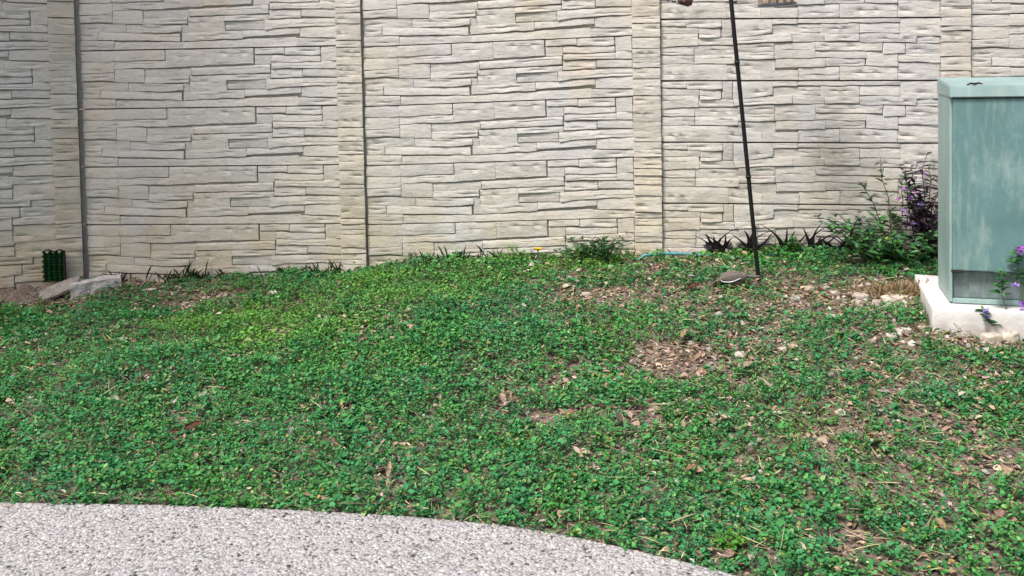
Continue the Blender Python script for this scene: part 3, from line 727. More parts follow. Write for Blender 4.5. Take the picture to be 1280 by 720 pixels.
# scattered small gravel on the bare ground
def blobs(name, x, y, r_, C, sink=.3, mt=None, flat=.6):
    ico = bmesh.new(); bmesh.ops.create_icosphere(ico, subdivisions=1, radius=1)
    vb = np.array([v_.co[:] for v_ in ico.verts]); fb = np.array([[v_.index for v_ in f_.verts] for f_ in ico.faces]); ico.free()
    n = len(x); jit_ = rng.uniform(.75, 1.2, (n, len(vb), 1)); a = rng.uniform(0, 6.28, n)
    s = np.stack([rng.uniform(.8, 1.3, n), rng.uniform(.6, 1, n), rng.uniform(.4, .8, n) * flat / .6], -1)
    v = vb[None] * jit_ * s[:, None] * r_[:, None, None]
    v = np.stack([v[..., 0] * np.cos(a)[:, None] - v[..., 1] * np.sin(a)[:, None], v[..., 0] * np.sin(a)[:, None] + v[..., 1] * np.cos(a)[:, None], v[..., 2]], -1)
    v += np.stack([x, y, ground_z(x, y) + r_ * (.5 - sink)], -1)[:, None]
    F = (fb[None] + (np.arange(n) * len(vb))[:, None, None]).reshape(-1)
    return np_mesh(name, v.reshape(-1, 3), F, np.arange(len(F) // 3) * 3, mt or M['pebble'], np.repeat(C, len(vb), 0), True)
x, y = scatter(30000, -3.0, 3.0, 1.9, 4.9, .03)
bz = bareness(x, y)
near = np.clip(1.4 - ((x - 1.6) / .9) ** 2 - ((y - 3.75) / .5) ** 2, 0, 1) + np.clip(1.3 - ((x - .35) / .25) ** 2 - ((y - 4.13) / .1) ** 2, 0, 1)
keep = rng.random(len(x)) < bz * (.05 + .30 * near)
x, y = x[keep], y[keep]; n = len(x)
me = blobs('gravel', x, y, rng.gamma(4, .0023, n).clip(.004, .022), pal_mix(n, [(.45, .41, .36), (.55, .50, .44), (.36, .31, .27), (.50, .41, .36), (.25, .22, .2)], [30, 25, 20, 15, 10]))
tag(obj('gravel', me), 'small pale gravel strewn over the bare soil', 'gravel', None, 'stuff')

# ------------------------------------------------------------------ single things on the ground
def fallen_leaf(x, y, L_, wf, az_, tl, c_, label, lift=.03, rl=0., lobes=0):
    """a curled dry leaf: outline lobed, folded on its midrib"""
    nseg = 8
    o = empty('fallen_leaf', (x, y, gz(x, y) + lift)); o.rotation_euler = (rl, -tl, az_)
    tag(o, label, 'fallen leaf', 'large fallen leaves')
    bm = bmesh.new(); rows = []
    for i in range(nseg + 1):
        t_ = i / nseg; wv = wf * L_ * (math.sin(math.pi * min(1, t_ * .93 + .05)) ** .8) * (1 + .22 * math.sin(i * 2.3 + x * 9)) * .5
        zc = .25 * L_ * (t_ - .5) ** 2
        rows.append([bm.verts.new((L_ * (t_ - .5), s_ * wv, zc + abs(s_) * wv * (.55 + .2 * math.sin(i * 1.7)))) for s_ in (-1, -.5, 0, .5, 1)])
    for a, b_ in zip(rows, rows[1:]):
        for k in range(4): bm.faces.new((a[k], b_[k], b_[k + 1], a[k + 1]))
    bmesh.ops.solidify(bm, geom=list(bm.faces), thickness=.0007)
    obj('blade', bm, simple('dry_leaf_%s' % len(bpy.data.materials), c_, .8, .2, 0, .3, 70, .4), o, True)
    bm = bmesh.new(); tube(bm, [(-L_ * .5, 0, .06 * L_), (-L_ * .62, .02 * L_, .04 * L_), (-L_ * .8, .06 * L_, .05 * L_)], [.0012, .001, .0008], 5)
    obj('stalk', bm, simple('stalk_%s' % len(bpy.data.materials), tuple(v_ * .7 for v_ in c_), .8), o)
FL = [(-1.524, 3.529, .055, .75, .3, .35, (.42, .21, .11), 'curled orange brown leaf on green cover, left part of the lawn'),
      (-1.883, 3.594, .042, .85, 1.0, .25, (.48, .33, .22), 'pale tan round leaf nearest the left edge of the lawn'),
      (-1.08, 3.03, .062, .45, .45, .25, (.22, .10, .07), 'dark reddish brown narrow leaf in the left foreground lawn'),
      (-1.13, 2.99, .030, .5, .1, .1, (.33, .14, .09), 'small red brown leaf scrap just below the dark narrow leaf'),
      (-.055, 3.165, .040, .9, 2.0, .7, (.60, .47, .36), 'upper of two cream dry leaves in the middle of the lawn'),
      (-.036, 3.118, .036, .9, .4, .4, (.66, .56, .47), 'lower of two cream dry leaves in the middle of the lawn'),
      (-.385, 2.69, .052, .35, 1.4, .9, (.62, .50, .34), 'pale straw coloured upright leaf near the patio edge'),
      (.319, 2.437, .036, .8, .6, .5, (.50, .31, .22), 'light brown leaf near the curved patio edge, right of centre'),
      (-.672, 2.9, .045, .4, .2, .3, (.48, .24, .11), 'orange brown slim leaf in the foreground left of centre'),
      (.655, 3.555, .045, .7, .9, .7, (.50, .40, .25), 'yellowish leaf standing at the top of the large bare patch'),
      (1.26, 2.561, .030, .7, .2, .3, (.66, .36, .30), 'small pinkish leaf in the right foreground'),
      (1.246, 2.342, .034, .9, .8, .5, (.46, .30, .24), 'brown pink rounded leaf low at the right edge'),
      (1.07, 2.30, .036, .8, 2.2, .6, (.52, .40, .22), 'golden tan leaf at the bottom right of the lawn'),
      (.85, 2.54, .042, .35, .05, .1, (.50, .30, .24), 'flat pale pink strip of leaf in the right foreground'),
      (.833, 3.274, .045, .8, .4, .4, (.52, .40, .30), 'tan leaf lying at the right side of the large bare patch'),
      (.50, 2.62, .036, .75, .6, .3, (.47, .28, .18), 'brown leaf scrap in the lawn above the patio curve'),
      (-.19, 3.345, .05, .3, .1, .1, (.46, .40, .28), 'slim grey straw leaf left of the two cream leaves'),
      (-.625, 3.72, .045, .75, .5, .2, (.36, .24, .19), 'dull brown leaf in the middle left of the lawn')]
for k, (x_, y_, L_, wf, az_, tl, c_, lb) in enumerate(FL): fallen_leaf(x_, y_, L_, wf, az_, tl, tuple(v_ * .9 for v_ in c_), lb, .035, random.uniform(-.3, .3))

ROCK_M = simple('limestone', (.50, .45, .38), .9, .2, 0, .3, 40, .7)
ROCK_P = simple('pinkish_stone', (.46, .39, .36), .9, .2, 0, .3, 40, .7)
def rock(x, y, sx_, sy_, sz_, rz, label, mt=ROCK_M, seed=0, name='rock', cat='rock', lift=.3, group=None):
    bm = bmesh.new(); bmesh.ops.create_icosphere(bm, subdivisions=3, radius=1)
    for v_ in bm.verts:
        c_ = v_.co.copy()
        k = .82 + .36 * float(hnoise(np.array(c_.x * 1.7 + seed * 3.1), np.array(c_.y * 1.7 + c_.z * 2.3), seed))
        c_ *= k
        c_ = Vector([max(-.66 - .1 * ((seed * 7 + i_ * 3) % 3) , min(.6 + .1 * ((seed * 5 + i_) % 3), q_)) for i_, q_ in enumerate(c_)])
        v_.co = Vector((c_.x * sx_ * .9, c_.y * sy_ * .9, c_.z * sz_ * .75))
    o = obj(name, bm, mt, None, True); o.location = (x, y, gz(x, y) + sz_ * lift); o.rotation_euler = (random.uniform(-.1, .1), random.uniform(-.1, .1), rz)
    tag(o, label, cat, group); return o
rock(1.655, 3.95, .105, .05, .03, .15, 'long flat cream rock left of the concrete pad', ROCK_M, 1)
rock(1.50, 3.96, .045, .035, .035, .6, 'rounded pinkish rock beside the long flat cream rock', ROCK_P, 2)
rock(1.545, 3.90, .035, .028, .026, 1.1, 'small pink rock in front of the long flat cream rock', ROCK_P, 3)
rock(1.46, 3.90, .03, .025, .022, 2.0, 'small pink grey rock at the left end of the rock cluster', ROCK_P, 4)
rock(1.60, 3.84, .07, .035, .022, -.1, 'flat greenish grey rock below the long cream rock', simple('green_grey_stone', (.34, .35, .30), .9, .2, 0, .3, 40, .6), 5)
rock(1.66, 4.44, .09, .05, .03, .1, 'flat pale rock at the foot of the shrub by the fence', ROCK_M, 6)
rock(1.315, 4.08, .03, .025, .025, .4, 'pale rounded rock in the litter right of the pole', ROCK_M, 7)
rock(1.22, 3.97, .028, .022, .02, .4, 'small pale grey rock in the litter between pole and pad', simple('grey_stone', (.42, .42, .38), .9, .2, 0, .3, 40, .6), 8)
rock(1.30, 3.75, .03, .024, .02, 1.4, 'small cream rock left of the pad among green leaves', ROCK_M, 9)
rock(1.83, 3.50, .06, .04, .04, .2, 'cream rock in front of the pad, left of the purple flowers', ROCK_M, 10)
rock(1.91, 3.52, .07, .045, .045, .9, 'large cream rock in front of the pad under the purple flowers', ROCK_M, 11)
rock(1.975, 3.47, .045, .035, .035, .4, 'pinkish rock in front of the pad at the right edge', ROCK_P, 12)
rock(1.52, 3.585, .05, .03, .022, .3, 'pale angular rock near the lower left corner of the pad', ROCK_M, 13)
rock(1.46, 3.545, .03, .026, .02, 1.3, 'small pinkish white rock left of the pad corner', ROCK_P, 14)
rock(1.013, 3.47, .025, .02, .016, .4, 'small cream rock in the lawn below the pole', ROCK_M, 15)
rock(.29, 3.91, .045, .03, .016, .2, 'pale flat stone in the lawn below the litter strip', ROCK_M, 16)
rock(.33, 4.15, .035, .022, .018, .2, 'cream stone in the pebbly strip in the middle of the lawn', ROCK_M, 17)
rock(-1.72, 3.97, .05, .03, .016, .5, 'flat grey white stone in the lawn on the left', simple('grey_white_stone', (.46, .45, .42), .9, .2, 0, .3, 40, .6), 18)
rock(-1.86, 4.64, .06, .035, .012, -.2, 'flat pale stone chip in front of the fence on the left', ROCK_M, 19)

# left corner: split block, flat slab, crinkled green edging
BL = empty('stone_block', (-2.235, 4.59, gz(-2.2, 4.58) - .01), R(24))
tag(BL, 'rough pale split stone block lying by the left fence corner', 'stone block')
bm = bmesh.new(); box(bm, 0, .235, 0, .10, -.03, .085)
bmesh.ops.subdivide_edges(bm, edges=list(bm.edges), cuts=6, use_grid_fill=True)
for v_ in bm.verts:
    c_ = v_.co; k = float(hnoise(np.array(c_.x * 40 + c_.y * 9), np.array(c_.z * 40 + c_.y * 30), 3)) - .5
    v_.co += Vector((k * .010, k * .018, k * .010))
    if c_.z > .05: v_.co.z += (c_.x - .1) * .05
obj('block_body', bm, simple('split_stone', (.50, .485, .47), .95, .1, 0, .22, 30, .8), BL)
bm = bmesh.new()
for i in range(6):      # seams across the front
    x_ = .07 + i * .022; box(bm, x_, x_ + .004, -.009, -.002, -.03, .07 + .01 * math.sin(i * 2))
SL = empty('stone_slab', (-2.33, 4.62, gz(-2.33, 4.62) + .035), R(30)); SL.rotation_euler = (R(24), R(-20), R(24))
bm.free()
tag(SL, 'flat curved grey brown stone slab propped beside the split block', 'stone slab')
bm = bmesh.new(); rim_ = []
for k in range(22):
    a = 2 * math.pi * k / 22; rim_.append((.13 * math.cos(a) * (1 + .08 * math.sin(3 * a)), .055 * math.sin(a) * (1 + .12 * math.cos(2 * a))))
ta = [bm.verts.new((x_, y_, .013 + .25 * x_ * x_)) for x_, y_ in rim_]; ba = [bm.verts.new((x_, y_, -.006 + .25 * x_ * x_)) for x_, y_ in rim_]
bm.faces.new(ta); bm.faces.new(ba[::-1])
for k in range(22): bm.faces.new((ta[k], ba[k], ba[(k + 1) % 22], ta[(k + 1) % 22]))
bmesh.ops.recalc_face_normals(bm, faces=bm.faces); bmesh.ops.bevel(bm, geom=list(bm.edges), offset=.003, segments=1, affect='EDGES')
obj('slab', bm, simple('slab_stone', (.27, .245, .22), .9, .2, 0, .3, 40, .5), SL)
ED = empty('plastic_edging', (-2.40, 4.755, gz(-2.40, 4.755) + .022), R(8))
tag(ED, 'dark green crinkled plastic edging standing against the left fence corner', 'plastic edging')
bm = bmesh.new(); rows = []
for i in range(25):
    t_ = i / 24; row = []
    jag = .006 * (1 if (i // 2) % 2 else -.6)
    for j in range(17):
        s_ = j / 16
        row.append(bm.verts.new(((s_ - .5) * .105 + (jag if j in (0,) else 0) * 1.4 + (jag * .4 if j == 16 else 0), -.008 * math.sin(s_ * 25) - .004 * math.sin(t_ * 60), .02 + .155 * t_ + (.010 * math.sin(s_ * 22) if i == 24 else 0))))
    rows.append(row)
for a, b_ in zip(rows, rows[1:]):
    for k in range(16): bm.faces.new((a[k], a[k + 1], b_[k + 1], b_[k]))
bmesh.ops.solidify(bm, geom=list(bm.faces), thickness=.003)
obj('sheet', bm, simple('green_plastic', (.018, .095, .026), .5, .4, 0, .5, 50, .3), ED)
bm = bmesh.new(); tube(bm, [(.055, -.004, -.03), (.057, -.006, .06), (.056, -.004, .12), (.058, -.002, .18)], [.007, .006, .007, .005], 7)
obj('stake', bm, M['dark_gap'], ED)
bm = bmesh.new(); tube(bm, [(-.04, -.006, .182), (-.02, -.010, .19), (.01, -.01, .178), (.035, -.008, .188), (.055, -.004, .178)], .004, 6)
obj('top_edge', bm, M['dark_gap'], ED)
# mound of dark soil
bm = bmesh.new(); bmesh.ops.create_grid(bm, x_segments=40, y_segments=24, size=1)
for v_ in bm.verts:
    r2 = v_.co.x ** 2 + v_.co.y ** 2
    k = float(hnoise(np.array(v_.co.x * 7.), np.array(v_.co.y * 5.), 12))
    xx, yy = -2.56 + v_.co.x * .26, 4.62 + v_.co.y * .14
    v_.co = Vector((xx, yy, gz(xx, yy) - .012 + max(0, 1 - r2) * (.04 + .055 * k)))
tag(obj('soil_mound', bm, M['soil'], None, True), 'low mound of dark soil at the left fence corner', 'soil mound')

# teal hose along the fence foot
HM = simple('teal_hose', (.05, .23, .25), .4, .5, 0, .2, 12)
bm = bmesh.new(); pts = []
for x_ in np.linspace(-1.75, 1.95, 120):
    y_ = 4.69 - .08 * x_ - .075 - .035 * math.sin(x_ * 2.3) - .02 * math.sin(x_ * 7)
    pts.append((x_, y_, gz(x_, y_) + (.014 if x_ > .62 else -.008) + .014 * math.sin(x_ * 9 + 1)))
tube(bm, pts, .0085, 8)
tag(obj('garden_hose', bm, HM, None, True), 'teal garden hose lying along the foot of the fence', 'garden hose')

# ------------------------------------------------------------------ plants
def plant(name, loc, label, cat, stems, leafspec, leafcol, stemcol, group=None, seed=0, flowers=None):
    """stems: list of point lists (local); leafspec = (count per stem, length, width ratio, tilt mean, start fraction)"""
    global rng
    rl = np.random.default_rng(seed)
    o = empty(name, loc); tag(o, label, cat, group)
    bm = bmesh.new()
    for pts in stems:
        n_ = len(pts); tube(bm, pts, [.0035 * (1 - .7 * i / (n_ - 1)) for i in range(n_)], 5)
    obj('stem', bm, simple(name + '_stem', stemcol, .7), o)
    P, A, T, L, Wd, C = [], [], [], [], [], []
    cnt, l0, wr, tm, st_ = leafspec
    for pts in stems:
        pts = [Vector(p_) for p_ in pts]
        for k in range(cnt):
            t_ = st_ + (1 - st_) * (k + rl.random()) / cnt
            fi = t_ * (len(pts) - 1); i = min(int(fi), len(pts) - 2); p_ = pts[i].lerp(pts[i + 1], fi - i)
            P.append(p_[:]); A.append(k * 2.4 + rl.uniform(-.5, .5)); T.append(rl.normal(tm, .3))
            q_ = l0 * rl.uniform(.6, 1.25) * (1.15 - .5 * t_); L.append(q_); Wd.append(q_ * wr * rl.uniform(.8, 1.2))
            c_ = np.array(leafcol[rl.integers(len(leafcol))]) * rl.uniform(.7, 1.3); C.append(c_)
    n_ = len(P)
    me = leaf_mesh('leaves', np.array(P), np.array(A), np.array(T), np.array(L), np.array(Wd), rl.uniform(.05, .25, n_), np.array(C), M['leaf'], rl.normal(0, .3, n_), .2)
    tag(obj('foliage', me, None, o), None, None, None, 'stuff')
    if flowers:
        for (fx, fy, fz), fr_, fc in flowers:
            k_ = 16; a = rl.uniform(0, 6.28, k_); tl = rl.uniform(-.2, 1.3, k_)
            pc = np.array([(fx, fy, fz)] * k_) + rl.normal(0, fr_ * .35, (k_, 3))
            cc = np.array(fc) * rl.uniform(.75, 1.3, (k_, 1))
            me = leaf_mesh('flower', pc, a, tl, np.full(k_, fr_ * .8), np.full(k_, fr_ * .7), np.full(k_, .1), cc, M['leaf'])
            obj('flower', me, None, o)
    return o
def bush_stems(n_, spread, h, seed, lean_=(0, 0), wig=.03, h_low=.5):
    rl = random.Random(seed); out = []
    for i in range(n_):
        a = rl.uniform(0, 6.28); r_ = spread * math.sqrt(rl.random()); hh = h * rl.uniform(h_low, 1)
        b0 = (rl.uniform(-.3, .3) * spread, rl.uniform(-.3, .3) * spread, -.02)
        out.append([(b0[0] + (r_ * math.cos(a) * t_ + lean_[0] * t_ + rl.uniform(-wig, wig) * t_), b0[1] + (r_ * math.sin(a) * .6 * t_ + lean_[1] * t_ + rl.uniform(-wig, wig) * t_), hh * t_ - (.02 if t_ == 0 else 0)) for t_ in (0, .3, .6, .85, 1)])
    return out
GR = [(.042, .145, .04), (.058, .195, .05), (.028, .09, .04), (.08, .23, .07), (.13, .26, .15)]
PU = [(.048, .022, .05), (.03, .016, .034), (.075, .036, .075), (.03, .05, .03)]
PURPLE = (.36, .13, .58); PINK = (.56, .33, .60); LILAC = (.40, .28, .68)
# shrub left of the cabinet: low dense part, taller twig, purple tall part
p0 = (1.80, 4.36, gz(1.80, 4.36))
plant('leafy_shrub', p0, 'bushy green shrub left of the utility cabinet by the fence', 'shrub', bush_stems(30, .27, .25, 3, (-.10, -.02), .05, .35), (17, .056, .42, .25, .15), GR, (.06, .07, .03), None, 3,
      [((-.17, -.1, .22), .012, (.55, .5, .6)), ((.02, -.12, .25), .012, PINK), ((.06, -.1, .20), .011, LILAC), ((-.08, -.14, .14), .010, (.6, .5, .12)), ((-.05, -.08, .27), .012, PINK)])
p1 = (1.84, 4.42, gz(1.84, 4.42))
plant('flowering_shrub', p1, 'tall thin green twigs with pinkish flowers rising behind the bushy shrub', 'shrub',
      [[(0, 0, 0), (-.02, 0, .15), (-.03, 0, .30), (-.06, .01, .40), (-.07, 0, .50)], [(0, 0, 0), (.03, 0, .15), (.04, 0, .28), (.03, 0, .36), (.05, 0, .42)], [(0, 0, 0), (-.06, 0, .15), (-.10, 0, .27), (-.14, 0, .34), (-.17, -.01, .38)], [(0, 0, 0), (.05, 0, .1), (.06, 0, .2), (.08, 0, .30), (.085, 0, .36)]],
      (16, .046, .42, .3, .25), GR[:3], (.05, .045, .03), None, 4,
      [((.03, -.03, .34), .016, PINK), ((.06, -.03, .30), .014, PURPLE), ((.0, -.04, .30), .014, PINK), ((.09, -.03, .40), .013, PINK), ((.02, -.04, .24), .013, LILAC), ((.085, -.04, .25), .013, PINK)])
p2 = (1.985, 4.40, gz(1.98, 4.40))
plant('purple_plant', p2, 'dark purple leaved plant right against the cabinet\'s left side', 'plant', bush_stems(26, .085, .53, 5, (-.03, 0), .04, .4), (17, .058, .28, .35, .1), PU, (.04, .02, .04), None, 5,
      [((-.07, -.03, .33), .013, PINK), ((-.05, -.05, .28), .012, LILAC), ((-.02, -.04, .42), .011, PINK)])
# flowering plant in front of the cabinet
p3 = (2.0, 3.53, gz(2.0, 3.53))
st3 = [[(0, 0, -.02), (-.02, 0, .1), (-.05, 0, .22), (-.06, 0, .30), (-.055, 0, .36)], [(0, 0, -.02), (.0, 0, .1), (.0, .0, .2), (-.005, 0, .3), (.0, 0, .37)], [(.05, 0, -.02), (.05, 0, .1), (.06, .0, .2), (.05, 0, .3), (.06, 0, .38)],
       [(-.05, 0, -.02), (-.09, 0, .08), (-.115, 0, .17), (-.12, 0, .22), (-.118, 0, .27)], [(.06, .02, -.02), (.09, 0, .1), (.10, .0, .22), (.11, 0, .3), (.11, 0, .35)], [(-.02, 0, -.02), (-.06, -.01, .04), (-.16, -.01, .06), (-.185, -.01, .09), (-.19, 0, .12)]]
plant('purple_flower_plant', p3, 'leafy plant with bright purple flowers in front of the cabinet and pad', 'plant', st3, (20, .046, .55, .3, .5), GR + [(.07, .24, .08)], (.13, .17, .07), None, 6,
      [((-.055, -.02, .345), .020, (.50, .14, .66)), ((-.075, -.015, .215), .014, LILAC), ((-.005, -.02, .19), .017, PURPLE), ((.012, -.02, .17), .015, PURPLE), ((-.045, -.02, .14), .014, PURPLE), ((-.05, -.02, .115), .012, LILAC), ((-.188, -.02, .115), .014, LILAC), ((-.185, -.02, .095), .012, LILAC), ((.045, -.02, .08), .013, PURPLE), ((.05, -.02, .2), .016, PURPLE)])
# low leafy plant against the fence, middle
p4 = (.40, 4.55, gz(.40, 4.55))
plant('low_shrub', p4, 'low spreading green plant against the middle of the fence', 'shrub', bush_stems(34, .19, .14, 8, (0, 0), .03, .4), (12, .034, .5, .3, .15), [(.04, .14, .04), (.06, .17, .06), (.085, .16, .07), (.03, .1, .04)], (.06, .07, .03), None, 8)
# dark strappy plants along the fence foot
def strappy(x, y, blades, label, seed, c_=(.020, .016, .018)):
    o = empty('strap_leaved_plant', (x, y, gz(x, y))); tag(o, label, 'plant', 'dark strap leaved plants')
    rl = random.Random(seed)
    blades = blades + [(rl.uniform(-.11, .11), rl.uniform(.045, .10), rl.uniform(.018, .03), rl.uniform(-.02, .02)) for _ in range(2)]
    for (dx, h, wd, cv) in blades:
        wd *= 1.45; h *= 1.3; dx *= 1.3; cv += rl.uniform(-.025, .025)
        bm = bmesh.new(); rows = []
        dy = rl.uniform(-.03, .02)
        for i in range(9):
            t_ = i / 8; x_ = dx * t_ ** 1.6 + cv * math.sin(t_ * math.pi); z_ = h * (t_ if t_ < .8 else .8 + (t_ - .8) * .8); w_ = wd * (1 - t_) ** .6 * (.6 + .4 * math.sin(math.pi * min(1, t_ * 1.5 + .1)))+.0008
            rows.append([bm.verts.new((x_ - w_ * .5, dy * t_ + .3 * w_, z_ + .0)), bm.verts.new((x_, dy * t_ - .004, z_)), bm.verts.new((x_ + w_ * .5, dy * t_ + .3 * w_, z_))])
        for a, b_ in zip(rows, rows[1:]):
            for k in range(2): bm.faces.new((a[k], a[k + 1], b_[k + 1], b_[k]))
        bmesh.ops.solidify(bm, geom=list(bm.faces), thickness=.001)
        obj('blade', bm, STRAP_M, o, True)
    # withered basal leaves
    k_ = 14; pp = np.array([(rl.uniform(-.06, .06), rl.uniform(-.04, .02), rl.uniform(.0, .03)) for _ in range(k_)])
    me = leaf_mesh('dead_leaves', pp, np.array([rl.uniform(0, 6.28) for _ in range(k_)]), np.array([rl.uniform(0, .7) for _ in range(k_)]), np.array([rl.uniform(.05, .09) for _ in range(k_)]), np.array([rl.uniform(.014, .026) for _ in range(k_)]), np.full(k_, .15), np.array([(.05, .04, .04), (.09, .07, .06), (.03, .024, .028)])[np.array([rl.randrange(3) for _ in range(k_)])], M['dry'])
    obj('basal_leaves', me, None, o)
STRAP_M = simple('dark_strap_leaf', (.034, .028, .029), .6, .3, 0, .4, 30)
strappy(1.03, 4.555, [(-.12, .085, .020, -.01), (-.03, .075, .028, .01), (.04, .07, .03, .0), (.012, .085, .018, 0), (.09, .12, .016, -.03), (-.06, .05, .02, 0)], 'dark strap leaved plant at the fence foot, just left of the pole', 21)
strappy(1.33, 4.53, [(-.10, .13, .022, .0), (-.05, .10, .024, -.01), (.05, .09, .028, .01), (.10, .085, .022, .03), (.01, .11, .02, 0), (-.14, .06, .018, 0)], 'dark strap leaved plant at the fence foot, just right of the pole', 22)
strappy(1.49, 4.52, [(.06, .12, .022, -.03), (-.05, .11, .022, .0), (.02, .13, .018, .0), (.10, .09, .02, .01), (-.09, .05, .022, 0)], 'dark strap leaved plant at the fence foot, in the middle of the row', 23)
strappy(1.66, 4.50, [(-.06, .17, .014, .05), (.03, .15, .018, -.02), (-.09, .08, .02, 0), (.07, .11, .022, .01), (.0, .09, .024, 0)], 'tallest dark strap leaved plant at the fence foot, beside the shrub', 24)
strappy(1.18, 4.56, [(.10, .10, .022, -.02), (-.08, .08, .024, .0), (.03, .12, .018, .01)], 'dark strap leaved plant partly behind the pole base', 25)
strappy(1.58, 4.47, [(-.10, .08, .024, .0), (.06, .09, .024, .0), (.0, .11, .022, .02)], 'lowest dark strap leaved plant in front of the shrub end of the row', 26)
# fresh green sprouts between the dark plants
plant('green_sprout', (1.36, 4.47, gz(1.36, 4.47)), 'bright green sprout among the dark strap leaved plants', 'plant', bush_stems(9, .05, .11, 31, (0, 0), .01), (9, .035, .4, .5, .1), [(.06, .24, .05), (.05, .18, .05)], (.05, .1, .03), None, 31)
plant('lime_sprout', (.535, 2.275, gz(.535, 2.275)), 'bright lime green sprout beside the curved patio edge', 'plant', bush_stems(9, .035, .055, 33, (0, 0), .01), (7, .02, .7, .3, .2), [(.12, .30, .03), (.07, .24, .04)], (.08, .16, .03), None, 33)

# grass tufts along the fence foot
def tuft(x, y, n_, h, spread, label, cols, seed, wd=.004):
    o = empty('grass_tuft', (x, y, gz(x, y))); tag(o, label, 'grass tuft', 'grass tufts along the fence')
    rl = np.random.default_rng(seed)
    P = np.stack([rl.normal(0, spread, n_), rl.normal(0, spread * .3, n_).clip(-.05, .04), np.full(n_, .0)], -1)
    P[:, 2] = ground_z(P[:, 0] + x, P[:, 1] + y) - gz(x, y)
    C_ = np.array(cols)[rl.integers(len(cols), size=n_)] * rl.uniform(.7, 1.3, (n_, 1))
    Lh = h * rl.uniform(.5, 1.1, n_)
    me = leaf_mesh('blades', P, rl.uniform(0, 6.28, n_), rl.normal(1.05, .35, n_).clip(.2, 1.5), Lh, np.full(n_, wd) * rl.uniform(.7, 1.3, n_), np.full(n_, .2), C_, M['leaf'], rl.normal(0, .5, n_), .25)
    tag(obj('blades', me, None, o), None, None, None, 'stuff')
TG = [(.05, .10, .03), (.08, .13, .04), (.17, .15, .08), (.03, .06, .025)]
tuft(-1.70, 4.78, 60, .11, .09, 'dark wiry grass tuft at the fence, right of the stone block', TG, 1)
tuft(-2.10, 4.80, 26, .10, .04, 'thin dry twiggy tuft just right of the left corner post', [(.10, .08, .06), (.05, .05, .04)], 2, .003)
tuft(-1.15, 4.76, 50, .085, .14, 'sparse dry grass along the fence left of the second post', TG, 3)
tuft(-.92, 4.74, 46, .09, .06, 'green grass tuft at the foot of the second post', TG[:2], 4)
tuft(-.30, 4.66, 70, .10, .14, 'upright grass blades at the fence right of the second post', TG[:2] + [(.03, .06, .03)], 5)
tuft(-.02, 4.66, 50, .07, .10, 'short grass blades at the fence left of the yellow flower', TG[:2], 6)
tuft(1.70, 4.0, 420, .075, .085, 'heap of tan dry grass against the left side of the pad', [(.50, .38, .22), (.42, .30, .17), (.56, .46, .30)], 7, .004)
# yellow flower
YF = empty('yellow_flower', (.117, 4.555, gz(.117, 4.555) - .022)); tag(YF, 'single yellow flower in the green leaves at the fence foot', 'flower')
bm = bmesh.new(); tube(bm, [(0, 0, 0), (.004, -.004, .03), (0, -.008, .095)], [.002, .0017, .0015], 6); obj('stem', bm, simple('flower_stem', (.05, .12, .03)), YF)
k_ = 12
me = leaf_mesh('petal', np.array([(0, -.010, .097)] * k_), np.arange(k_) * 2 * math.pi / k_, np.full(k_, .55), np.full(k_, .030), np.full(k_, .019), np.full(k_, .1), np.array([(.80, .46, .02)] * k_), M['leaf'])
obj('petals', me, None, YF)
bm = bmesh.new(); bmesh.ops.create_icosphere(bm, subdivisions=2, radius=.006); o = obj('disc', bm, simple('flower_disc', (.45, .20, .02)), YF); o.location = (0, -.010, .100)

# ------------------------------------------------------------------ the dove
DV = empty('dove', (.965, 4.10, gz(.965, 4.10) + .008), R(-12)); DV.scale = (.80, .80, .62)
tag(DV, 'grey brown dove with white wing edge pecking the ground left of the pole', 'bird')
def loft(bm, secs, n_=16):
    rings_ = []
    for (x_, y_, z_, ry, rz_, pitch_) in secs:
        ring = []
        for k in range(n_):
            a = 2 * math.pi * k / n_
            l_ = math.sin(a) * rz_
            ring.append(bm.verts.new((x_ + l_ * math.sin(pitch_), y_ + math.cos(a) * ry, z_ + l_ * math.cos(pitch_))))
        rings_.append(ring)
    for A_, B_ in zip(rings_, rings_[1:]):
        for k in range(n_): bm.faces.new((A_[k], A_[(k + 1) % n_], B_[(k + 1) % n_], B_[k]))
    bm.faces.new(rings_[0]); bm.faces.new(rings_[-1]); bmesh.ops.recalc_face_normals(bm, faces=bm.faces)
DB = simple('dove_plumage', (.135, .115, .105), .8, .15, 0, .22, 60, .2)
DW = simple('dove_wing', (.15, .128, .116), .8, .15, 0, .22, 45, .2)
bm = bmesh.new()
loft(bm, [(.165, 0, .083, .012, .0025, 0), (.150, 0, .083, .020, .004, 0), (.11, 0, .083, .017, .007, 0), (.082, 0, .082, .019, .012, -.05), (.055, 0, .078, .029, .023, -.05), (.02, 0, .072, .038, .034, 0), (-.02, 0, .067, .039, .037, .1),
          (-.05, 0, .060, .033, .033, .3), (-.068, 0, .050, .024, .024, .7), (-.080, 0, .037, .0165, .017, 1.0), (-.088, 0, .026, .0145, .015, 1.0), (-.096, 0, .016, .013, .0135, 1.0), (-.102, 0, .009, .007, .008, 1.0), (-.1035, 0, .006, .0028, .003, 1.0), (-.108, 0, -.004, .001, .001, 1.0)])
body = obj('body', bm, DB, DV, True)
